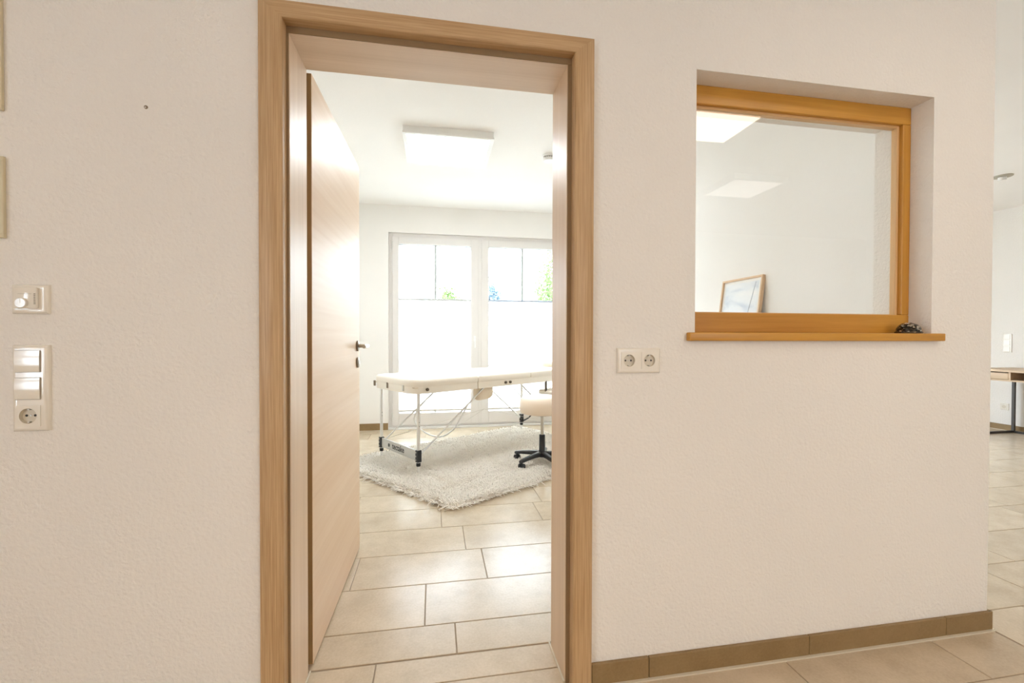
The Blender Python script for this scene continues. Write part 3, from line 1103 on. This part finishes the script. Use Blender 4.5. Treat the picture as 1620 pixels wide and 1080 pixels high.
dmat, nt, bs = _new('dark_glint_cells')
vo = N(nt, 'ShaderNodeTexVoronoi', Scale=105.0)
nt.links.new(coords(nt, (1, 1, 1.5)), vo.inputs['Vector'])
sx_ = nt.nodes.new('ShaderNodeSeparateColor')
nt.links.new(vo.outputs['Color'], sx_.inputs['Color'])
nt.links.new(ramp(nt, sx_.outputs[0], [(0.35, (0.03, 0.025, 0.018)), (0.60, (0.15, 0.12, 0.085)), (0.85, (0.62, 0.56, 0.47))]), bs.inputs['Base Color'])  # pale cells painted as glints on the dark facets
bs.inputs['Metallic'].default_value = 0.75
bs.inputs['Roughness'].default_value = 0.16
bump(nt, bs, vo.outputs['Distance'], 0.5, 0.002)
dm.build('dome', dmat, bell, world=False)

# ------------------------------------------------------------------ shag rug
random.seed(4)
rng = np.random.default_rng(11)
QA, QB, QC, QD = (0.105, 2.815), (-0.93, 4.03), (1.02, 5.29), (1.84, 3.90)
rug = thing('shag_rug', 'thick cream shag rug lying under the massage table and the stool', 'rug', (QA[0], QA[1], 0))


def q_at(s, t):
    s, t = np.asarray(s), np.asarray(t)
    p = [(1 - s) * (1 - t) * QA[i] + s * (1 - t) * QD[i] + (1 - s) * t * QB[i] + s * t * QC[i] for i in (0, 1)]
    return p


bk = MB()
bm = bk.bm
mid_ = (0.5 * (QA[0] + QC[0]), 0.5 * (QA[1] + QC[1]))
inset = [(p[0] + (mid_[0] - p[0]) * .035, p[1] + (mid_[1] - p[1]) * .035) for p in (QA, QD, QC, QB)]
lo = [bm.verts.new((p[0], p[1], 0.001)) for p in inset]
hi = [bm.verts.new((p[0], p[1], 0.017)) for p in inset]
for k in range(4):
    bm.faces.new((lo[k], lo[(k + 1) % 4], hi[(k + 1) % 4], hi[k]))
bm.faces.new(hi)
bm.faces.new(lo[::-1])
bk.build('backing', BACKING, rug)
NT = 46000
s = rng.random(NT) * .975 + .0125
t = rng.random(NT) * .975 + .0125
wv = 0.006 * np.sin(s * 40) + 0.005 * np.sin(t * 33 + 1)
px, py = q_at(s, t)
px = px + wv
ln = rng.uniform(0.032, 0.058, NT)
ang = 2.6 * (np.sin(px * 9 + 2 * np.sin(py * 7)) + np.sin(py * 11 + 1.5 * np.sin(px * 13))) + rng.normal(0, 0.9, NT)
lean = rng.uniform(0.35, 1.0, NT)
cx, cy = np.mean([q[0] for q in (QA, QB, QC, QD)]), np.mean([q[1] for q in (QA, QB, QC, QD)])
dx, dy = np.cos(ang), np.sin(ang)
edge = np.minimum(np.minimum(s, 1 - s), np.minimum(t, 1 - t))
near_edge = edge < 0.022


def _dir(a, b):
    v = np.array([a[0] - b[0], a[1] - b[1]])
    return v / np.linalg.norm(v)


side = np.argmin(np.stack([s, 1 - s, t, 1 - t]), axis=0)
outs = np.stack([_dir(QA, QD), _dir(QD, QA), _dir(QA, QB), _dir(QB, QA)])[side]
jit = rng.normal(0, 0.75, (NT, 2))
ln = np.where(near_edge, ln * rng.uniform(.5, .85, NT), ln)
dx = np.where(near_edge, outs[:, 0] + jit[:, 0], dx)
dy = np.where(near_edge, outs[:, 1] + jit[:, 1], dy)
lean = np.where(near_edge, rng.uniform(0.7, 1.15, NT), lean)
droop = np.where(near_edge, rng.uniform(0.0, 1.0, NT), 0.0)
rad = rng.uniform(0.0025, 0.0040, NT)
verts = np.zeros((NT, 10, 3))
tw = rng.uniform(0, 2 * PI, NT)
for ring, (hf, of, rf) in enumerate(((0.0, 0.0, 0.9), (0.55, 0.30, 1.1), (0.97, 0.84, 0.9))):
    hz = 0.008 + ln * hf * (1 - 0.45 * lean * hf) * (1 - .75 * droop * hf)
    ox, oy = dx * ln * of * lean, dy * ln * of * lean
    for q in range(3):
        a = tw + 2 * PI * q / 3
        verts[:, ring * 3 + q, 0] = px + ox + np.cos(a) * rad * rf
        verts[:, ring * 3 + q, 1] = py + oy + np.sin(a) * rad * rf
        verts[:, ring * 3 + q, 2] = hz + 0.0015 * np.sin(a)
verts[:, 9, 0] = px + dx * ln * 0.92 * lean
verts[:, 9, 1] = py + dy * ln * 0.92 * lean
verts[:, 9, 2] = np.maximum(0.003, 0.008 + ln * (1 - 0.5 * lean) * (1 - 1.0 * droop))
verts[:, :, 0] -= QA[0]
verts[:, :, 1] -= QA[1]
fl = []
for r_ in (0, 3):
    for q in range(3):
        q2 = (q + 1) % 3
        fl.append((r_ + q, r_ + q2, r_ + 3 + q2))
        fl.append((r_ + q, r_ + 3 + q2, r_ + 3 + q))
for q in range(3):
    fl.append((6 + q, 6 + (q + 1) % 3, 9))
fl = np.array(fl)
faces = (fl[None, :, :] + (np.arange(NT) * 10)[:, None, None]).reshape(-1, 3)
me = bpy.data.meshes.new('pile')
me.vertices.add(NT * 10)
me.vertices.foreach_set('co', verts.reshape(-1))
nf = len(faces)
me.loops.add(nf * 3)
me.loops.foreach_set('vertex_index', faces.reshape(-1).astype(np.int32))
me.polygons.add(nf)
me.polygons.foreach_set('loop_start', np.arange(0, nf * 3, 3, dtype=np.int32))
me.polygons.foreach_set('loop_total', np.full(nf, 3, dtype=np.int32))
me.update(calc_edges=True)
me.validate()
me.materials.append(PILE)
po = bpy.data.objects.new('pile', me)
C.objects.link(po)
po.parent = rug
po['kind'] = 'stuff'
po['label'] = 'long cream shag pile'

# ------------------------------------------------------------------ massage table
RZ = 0.030    # walking level on the rug
tb = thing('massage_table', 'cream folding massage table on aluminium legs in front of the glazed doors', 'massage table', (-0.1219, 3.584, 0.0), R(32.6))


def tp(mb, name, m, parent=None, smooth=False):
    o = mb.build(name, m, None, smooth)
    o.parent = parent or tb
    return o


LX, LY = 1.754, 0.64


def rounded(x0, x1, y0, y1, rads, n=7):
    """rounded rectangle; rads for corners (x0y0, x1y0, x1y1, x0y1)"""
    pts = []
    for (cx_, cy_, a0, r) in ((x0, y0, PI, rads[0]), (x1, y0, 1.5 * PI, rads[1]), (x1, y1, 0, rads[2]), (x0, y1, PI / 2, rads[3])):
        sx = 1 if cx_ == x0 else -1
        sy = 1 if cy_ == y0 else -1
        c = (cx_ + sx * r, cy_ + sy * r)
        for k in range(n):
            a = a0 + PI / 2 * k / (n - 1)
            pts.append((c[0] + r * math.cos(a), c[1] + r * math.sin(a)))
    return pts


def pad(x0, x1, y0, y1, z0, z1, rads, edge=0.022):
    """upholstered pad with soft upper edge and a slightly crowned top"""
    mb = MB()
    bm = mb.bm
    rings = []
    prof = [(0.006, z0), (0.0, z0 + .012), (0.0, z1 - edge), (edge * .12, z1 - edge * .5), (edge * .45, z1 - edge * .12), (edge, z1), (0.10, z1 + .006)]
    for ins, z in prof:
        rr = [max(r - ins, 0.002) for r in rads]
        rings.append([bm.verts.new((p[0], p[1], z)) for p in rounded(x0 + ins, x1 - ins, y0 + ins, y1 - ins, rr)])
    n = len(rings[0])
    for a, b in zip(rings, rings[1:]):
        for k in range(n):
            bm.faces.new((a[k], a[(k + 1) % n], b[(k + 1) % n], b[k]))
    bm.faces.new(rings[0][::-1])
    bm.faces.new(rings[-1])
    return mb


TX0, TX1, TY0, TY1 = -0.075, 1.85, -0.05, 0.69
S1, S2 = 0.567, 1.215
ZP0, ZP1 = 0.719, 0.779
secs = ((TX0, S1 - .002, (0.13, .006, .006, .13)), (S1 + .002, S2 - .002, (.006,) * 4), (S2 + .002, TX1, (.006, .10, .10, .006)))
for k, (a, b, rr) in enumerate(secs):
    tp(pad(a, b, TY0, TY1, ZP0, ZP1, rr), 'pad', CREAM, smooth=True)
# upholstered side rails below the pads
for a, b, rr in ((TX0 + .006, S1 - .004, (.12, .004, .004, .12)), (S1 + .004, TX1 - .006, (.004, .09, .09, .004))):
    mb = MB()
    outer = rounded(a, b, TY0 + .006, TY1 - .006, rr)
    inner = rounded(a + .022, b - .022, TY0 + .028, TY1 - .028, tuple(max(r - .022, .002) for r in rr))
    bm = mb.bm
    z0_, z1_ = 0.664, ZP0 + .006
    o0 = [bm.verts.new((*p, z0_)) for p in outer]
    o1 = [bm.verts.new((*p, z1_)) for p in outer]
    i0 = [bm.verts.new((*p, z0_)) for p in inner]
    i1 = [bm.verts.new((*p, z1_)) for p in inner]
    n = len(outer)
    for k in range(n):
        j = (k + 1) % n
        bm.faces.new((o0[k], o0[j], o1[j], o1[k]))
        bm.faces.new((i0[j], i0[k], i1[k], i1[j]))
        bm.faces.new((o1[k], o1[j], i1[j], i1[k]))
        bm.faces.new((o0[j], o0[k], i0[k], i0[j]))
    tp(mb, 'rail', CREAM, smooth=True)
    tp(MB().box(a + .02, b - .02, TY0 + .026, TY1 - .026, ZP0 - .012, ZP0 - .002), 'deck_board', mat('board_beige', (.72, .62, .48), .6))
# legs with clear extensions and black feet sleeves
for lx in (0.0, LX):
    for ly in (0.0, LY):
        lg = tp(MB().tube([(lx, ly, 0.10), (lx, ly, ZP0 - .005)], 0.0135, 16), 'leg', ALU, smooth=True)
        tp(MB().box(lx - .019, lx + .019, ly - .019, ly + .019, 0.118, 0.213, .004), 'bracket', BLACKP, lg)
        tp(MB().lathe([(0.0, .085), (.016, .085), (.0175, .09), (.0175, .108), (.0150, .112)], 18, (lx, ly, 0)), 'collar', BLACKP, lg, True)
        tp(MB().tube([(lx, ly, 0.018), (lx, ly, 0.10)], 0.0115, 14), 'leg_extension', mat('pale_plastic', (0.83, 0.81, 0.78), .3), lg, True)
        for z in (0.135, 0.165, 0.195):
            tp(MB().lathe([(0, lx - .0215), (.005, lx - .0215), (.005, lx - .018), (0, lx - .018)], 10, (0, ly + .006, z), 'x'), 'bolt', CHROME, lg)
        for z in (0.405, 0.435):
            tp(MB().lathe([(0, ly - .0142), (.003, ly - .0142), (.003, ly - .012), (0, ly - .012)], 8, (lx, 0, z), 'y'), 'peg_hole', DARK, lg)
# cross boards with lettering on the near end
for lx in (0.0,):
    cbar = tp(MB().box(lx - .008, lx + .008, .02, LY - .02, 0.125, 0.207, .002), 'cross_bar', mat('silver_board', (0.56, 0.55, 0.52), .4, .2))
    if lx == 0.0:
        cu = bpy.data.curves.new('lettering', 'FONT')
        cu.body = 'tectake'
        cu.size = 0.070
        cu.extrude = 0.0004
        cu.offset = 0.0011
        cu.align_x = 'CENTER'
        tmp = bpy.data.objects.new('lettering', cu)
        C.objects.link(tmp)
        bpy.context.view_layer.update()
        me = bpy.data.meshes.new_from_object(tmp.evaluated_get(bpy.context.evaluated_depsgraph_get()))
        bpy.data.objects.remove(tmp)
        # lettering faces the doorway (-x), reading from the far leg to the near one
        rot = Matrix(((0, 0, -1, 0), (-1, 0, 0, 0), (0, 1, 0, 0), (0, 0, 0, 1)))
        me.transform(Matrix.Translation((-.0086, .318, .1485)) @ rot)
        me.materials.append(mat('print_dark', (0.03, 0.03, 0.03), .6))
        lo_ = bpy.data.objects.new('lettering', me)
        C.objects.link(lo_)
        lo_.parent = cbar
        em = MB()
        em.tube([(-.0084, .482 + .0135 * math.cos(2 * PI * q / 20), .166 + .0135 * math.sin(2 * PI * q / 20)) for q in range(21)], .0022, 6)
        for a in (R(45), R(-45)):
            c, s_ = math.cos(a) * .011, math.sin(a) * .011
            em.tube([(-.0084, .482 - c, .166 - s_), (-.0084, .482 + c, .166 + s_)], .0020, 6)
        tp(em, 'emblem', MATS['print_dark'], cbar)
# diagonal braces, hoop, tension cables
for ly in (0.004, LY - .004):
    tp(MB().tube([(0.03, ly, 0.18), (0.69, ly, 0.675)], .0075, 10), 'brace', ALU, smooth=True)
    tp(MB().tube([(LX - .03, ly, 0.18), (1.11, ly, 0.675)], .0075, 10), 'brace', ALU, smooth=True)
    tp(MB().tube([(LX - .005, ly, 0.41), (1.47, ly, 0.668)], .0055, 10), 'strut', ALU, smooth=True)
hoop = [(.44, LY - .004, .4875), (.36, LY - .012, .41), (.31, .60, .335), (.305, .51, .275), (.33, .36, .225), (.36, .20, .235), (.395, .075, .315), (.43, .018, .425), (.50, .004, .5325)]
pts = []
for i in range(len(hoop) - 1):
    p0, p1, p2, p3 = (Vector(hoop[max(0, min(len(hoop) - 1, i + o))]) for o in (-1, 0, 1, 2))
    for q in range(5):
        t_ = q / 5
        pts.append(.5 * ((2 * p1) + (p2 - p0) * t_ + (2 * p0 - 5 * p1 + 4 * p2 - p3) * t_ ** 2 + (3 * p1 - p0 - 3 * p2 + p3) * t_ ** 3))
pts.append(Vector(hoop[-1]))
tp(MB().tube(pts, .0065, 10), 'hoop', ALU, smooth=True)
tp(MB().tube([(LX + .01, LY - .01, .13), (LX + .02, LY - .10, .18), (LX + .02, LY - .16, .235)], .009, 8), 'clamp_lever', BLACKP, smooth=True)
for y0_, y1_ in ((0.03, LY - .03), (LY - .03, 0.03)):
    tp(MB().tube([(0.05, y0_, 0.20), (0.93, (y0_ + y1_) / 2, 0.40), (LX - .05, y1_, 0.20)], .0016, 6), 'cable', CHROME)
# knobs on the rails, latches on the short end
for x in (0.05, 0.886, 0.942):
    tp(MB().lathe([(0, TY0 + .006), (.011, TY0 + .005), (.0135, TY0 - .003), (.0115, TY0 - .011), (0, TY0 - .013)], 18, (x, 0, .697), 'y'), 'knob', mat('knob_dark', (0.13, 0.10, 0.07), .35, .6), smooth=True)
for y, m_ in ((0.63, DARKSTEEL), (0.385, DARKSTEEL), (0.115, CHROME)):
    tp(MB().box(TX0 - .003, TX0 + .012, y - .010, y + .010, .680, .728, .003), 'latch', m_)
# cloth pocket hanging under the hinge
mb = MB()
bm = mb.bm
rings = []
for z, sx, sy in ((0.70, .088, .05), (0.66, .092, .055), (0.60, .094, .058), (0.567, .088, .054), (0.549, .070, .040)):
    rings.append([bm.verts.new((0.72 + sx * math.copysign(abs(math.cos(a)) ** .6, math.cos(a)), 0.075 + sy * math.copysign(abs(math.sin(a)) ** .6, math.sin(a)), z + .008 * math.cos(a))) for a in [2 * PI * k / 20 for k in range(20)]])
for a, b in zip(rings, rings[1:]):
    for k in range(20):
        bm.faces.new((a[k], a[(k + 1) % 20], b[(k + 1) % 20], b[k]))
bm.faces.new(rings[-1])
bm.faces.new(rings[0][::-1])
tp(mb, 'pocket', CREAM2, smooth=True)
# head cushion raised at the far end and arm shelf below it
hc = tp(pad(TX1 + .02, TX1 + .27, .16, .48, .772, .825, (.09, .12, .12, .09)), 'head_cushion', CREAM2, smooth=True)
for y in (.24, .40):
    tp(MB().tube([(TX1 - .10, y, .70), (TX1 + .06, y, .715), (TX1 + .12, y, .775)], .008, 8), 'rod', CHROME, hc, True)
ar = tp(pad(1.43, 1.78, -.14, .10, .535, .575, (.08, .08, .08, .08)), 'arm_cushion', CREAM, smooth=True)
tp(MB().box(1.432, 1.452, -.046, -.030, .565, .672, .002), 'strap', mat('strap_brown', (.11, .085, .06), .7), ar)
tp(MB().box(1.745, 1.765, -.046, -.030, .565, .672, .002), 'strap', MATS['strap_brown'], ar)

# ------------------------------------------------------------------ swivel stool
st = thing('swivel_stool', 'cream round swivel stool with a black five-star base on the rug', 'stool', (0.918, 3.69, RZ))


def sp_(mb, name, m, parent=None, smooth=True):
    o = mb.build(name, m, None, smooth)
    o.parent = parent or st
    return o


sp_(MB().lathe([(0.0, .434), (.170, .434), (.186, .439), (.193, .453), (.196, .492), (.194, .530), (.185, .556), (.165, .573), (.11, .582), (0.0, .585)], 44), 'seat', mat('seat_cream', (0.85, 0.72, 0.585), .38))
sp_(MB().lathe([(0.0, .420), (.10, .420), (.105, .435), (0.0, .435)], 28), 'seat_plate', BLACKP)
sp_(MB().tube([(0.03, 0, .427), (.15, -.10, .423), (.205, -.135, .415)], .006, 8), 'lever', BLACKP)
sp_(MB().lathe([(0.0, .20), (.0145, .20), (.0145, .423), (0.0, .423)], 20), 'gas_column', CHROME)
sp_(MB().lathe([(0.0, .058), (.036, .058), (.036, .10), (.027, .112), (.025, .245), (.022, .248), (0.0, .248)], 24), 'column_sleeve', BLACKP)
for k in range(5):
    a = R(213 + 72 * k)
    c, s_ = math.cos(a), math.sin(a)
    mb = MB()
    bm = mb.bm
    rings = []
    for r, w, z0_, z1_ in ((0.02, .024, .066, .106), (0.10, .021, .066, .098), (0.20, .018, .058, .084), (0.255, .016, .050, .074), (0.265, .012, .052, .070)):
        rings.append([bm.verts.new((c * r - s_ * y, s_ * r + c * y, z)) for y, z in ((-w, z0_), (w, z0_), (w, z1_ - .008), (w * .6, z1_), (-w * .6, z1_), (-w, z1_ - .008))])
    for p, q in zip(rings, rings[1:]):
        for i in range(6):
            bm.faces.new((p[i], p[(i + 1) % 6], q[(i + 1) % 6], q[i]))
    bm.faces.new(rings[0])
    bm.faces.new(rings[-1])
    arm = sp_(mb, 'base_arm', BLACKP)
    X, Y = c * .245, s_ * .245
    cs = MB()
    ca = a + .7 * k
    ax, ay = -math.sin(ca), math.cos(ca)
    for sg in (-1, 1):
        cs.tube([(X + ax * sg * .005, Y + ay * sg * .005, .023), (X + ax * sg * .021, Y + ay * sg * .021, .023)], .023, 18)
    cs.tube([(X, Y, .03), (X, Y, .056)], .009, 10)
    sp_(cs, 'castor', BLACKP, arm)

# ------------------------------------------------------------------ desk against the far hall wall
dk = thing('desk', 'oak desk with drawer and open shelf on dark metal legs', 'desk', (6.5, 3.55, 0))
U0, U1_, E0, E1 = 6.20, 6.79, 2.95, 4.14
MB().box(U0 - .015, U1_, E0 - .01, E1 + .01, .742, .766, .002).build('desk_top', DESKW, dk)
MB().box(U0, U1_, E0, E1, .640, .658, .001).build('bottom_board', DESKW, dk)
MB().box(U1_ - .018, U1_, E0, E1, .658, .742).build('back_board', DESKW, dk)
for y in (E0, 3.795, E1 - .018):
    MB().box(U0, U1_ - .018, y, y + .018, .658, .742).build('divider', DESKW, dk)
dr = MB().box(U0 + .001, U0 + .02, 3.817, E1 - .022, .661, .731, .0015).build('drawer', DESKW, dk)
MB().box(U0 + .022, U1_ - .05, 3.822, E1 - .026, .664, .725).build('drawer_box', mat('drawer_inside', (.5, .38, .25), .6), dr)
FRM = mat('dark_frame_metal', (0.075, 0.068, 0.062), .45, .6)
for y in (E0 + .03, E1 - .055):
    lf = MB()
    lf.box(U0 + .03, U0 + .055, y, y + .025, 0.0, .640)
    lf.box(U1_ - .055, U1_ - .03, y, y + .025, 0.0, .640)
    lf.box(U0 + .055, U1_ - .055, y, y + .025, 0.0, .025)
    lf.build('leg_frame', FRM, dk)
MB().box(U1_ - .055, U1_ - .03, E0 + .055, E1 - .055, 0.0, .025).build('floor_bar', FRM, dk)


def side_plate(name, label, cat, y, z0, z1, kinds):
    """cover frame and inserts on the hall wall that faces -u"""
    r = thing(name, label, cat, (HU1, y, (z0 + z1) / 2))
    MB().box(HU1 - .010, HU1, y - .0405, y + .0405, z0, z1, .003).build('cover_frame', SWITCH, r)
    n = len(kinds)
    for i, kd in enumerate(kinds):
        zc = z0 + (z1 - z0) * (i + .5) / n
        if kd == 'r':
            MB().box(HU1 - .0145, HU1 - .0095, y - .027, y + .027, zc - .029, zc + .029, .002).build('rocker', SWITCH, r)
        else:
            ins = MB().box(HU1 - .0125, HU1 - .0095, y - .027, y + .027, zc - .027, zc + .027, .001).build('socket_insert', SWITCH, r)
            MB().lathe([(0, HU1 - .0130), (.0195, HU1 - .0130), (.0195, HU1 - .0124), (0, HU1 - .0124)], 24, (0, y, zc), 'x').build('socket_well', SOCKET_IN, ins)
    return r


side_plate('switch_panel', 'white three-gang switch panel on the far wall above the desk', 'switch', 4.205, .945, 1.167, 'rrr')
side_plate('wall_socket', 'white wall socket below the desk on the far hall wall', 'socket', 4.225, .245, .326, 's')

# ------------------------------------------------------------------ outdoors
ground = MB().box(-60, 60, BW + .4, 120, -0.2, -0.08).build('ground', leaf_mat('pale_gravel', (0.24, 0.25, 0.235), (0.32, 0.33, 0.315)))
struct(ground, 'pale gravel ground outside the glazed doors', 'ground')


def tree(label, u, d, zb, zt, rw, leafm, seed, n=2600, size=0.07, dens=1.0):
    t = thing('tree', label, 'tree', (u, d, -0.08), group='trees outside the glazed doors')
    rg = np.random.default_rng(seed)
    mb = MB()
    mb.tube([(0, 0, 0), (.05 * rw, 0, zb * .6), (0, .04 * rw, (zb + zt) / 2)], .09 * rw + .04, 8, .02 * rw + .015)
    for k in range(7):
        a = k * 2.4
        h = zb + (zt - zb) * (.1 + .09 * k)
        mb.tube([(0, 0, h - .3 * rw), (math.cos(a) * rw * .55, math.sin(a) * rw * .55, h + .25 * rw)], .03 * rw, 6, .008 * rw)
    mb.build('trunk', mat('bark', (0.20, 0.16, 0.12), .9), t, world=False)
    lobes = [(rg.uniform(-.55, .55) * rw, rg.uniform(-.55, .55) * rw, zb + (zt - zb) * rg.uniform(.2, .8), rg.uniform(.35, .6)) for _ in range(9)] + [(0, 0, (zb + zt) / 2, .8)]
    vv, ff = [], []
    hh = (zt - zb) / 2
    for i in range(n):
        lx, ly, lz, lr = lobes[rg.integers(len(lobes))]
        v = rg.normal(size=3)
        v /= np.linalg.norm(v)
        q = lr * rg.random() ** .45
        p = np.array([lx + v[0] * q * rw * .8, ly + v[1] * q * rw * .8, min(max(lz + v[2] * q * hh, zb), zt)])
        e1 = rg.normal(size=3)
        e1 /= np.linalg.norm(e1)
        e2 = np.cross(e1, rg.normal(size=3))
        e2 /= np.linalg.norm(e2)
        sz = size * rg.uniform(.6, 1.3)
        b0 = len(vv)
        vv += [tuple(p - e1 * sz), tuple(p + e2 * sz * .45), tuple(p + e1 * sz), tuple(p - e2 * sz * .45)]
        ff.append((b0, b0 + 1, b0 + 2, b0 + 3))
    me = bpy.data.meshes.new('foliage')
    me.from_pydata(vv, [], ff)
    me.materials.append(leafm)
    o = bpy.data.objects.new('foliage', me)
    C.objects.link(o)
    o.parent = t
    o['kind'] = 'stuff'
    return t


LV1 = leaf_mat('leaf_green', (0.14, 0.22, 0.06), (0.24, 0.34, 0.12))
LV2 = leaf_mat('leaf_haze_blue', (0.15, 0.21, 0.26), (0.22, 0.30, 0.36))  # distance haze mixed into the leaf colour
tree('rounded green tree seen through the left glazed door', 1.22, 30.0, 1.2, 5.0, 1.25, LV1, 3, 3600, .10)
tree('haze-blue distant tree close beside the middle mullion of the glazed doors', 5.15, 40.0, 1.2, 6.7, 1.3, LV2, 5, 4600, .12)
tree('tall leafy tree at the right edge of the glazed doors', 5.25, 18.0, 1.6, 5.7, 1.5, LV1, 8, 4200, .07)
tree('low distant tree in the left glazed door beside the muntin', -0.75, 45.0, .8, 5.7, 1.2, LV2, 9, 2000, .12)
hs = thing('house', 'grey eave of the neighbouring building at the top left of the glazed doors', 'building', (-2.4, 9.5, -0.08))
MB().box(-5.0, -1.25, 7.5, 12.0, -0.08, 2.9).build('wall', mat('render_pale', (0.72, 0.72, 0.72), .9), hs)
MB().prism([(-5.2, 2.86), (-0.70, 2.86), (-0.70, 3.02), (-3.0, 4.4), (-5.2, 3.1)], 'y', 6.9, 12.0).build('roof', mat('roof_grey', (0.36, 0.40, 0.46), .8), hs)
MB().tube([(-0.66, 6.9, 2.90), (-0.66, 12.0, 2.90)], .05, 10).build('gutter', mat('gutter_grey', (0.42, 0.45, 0.50), .5, .3), hs, True)
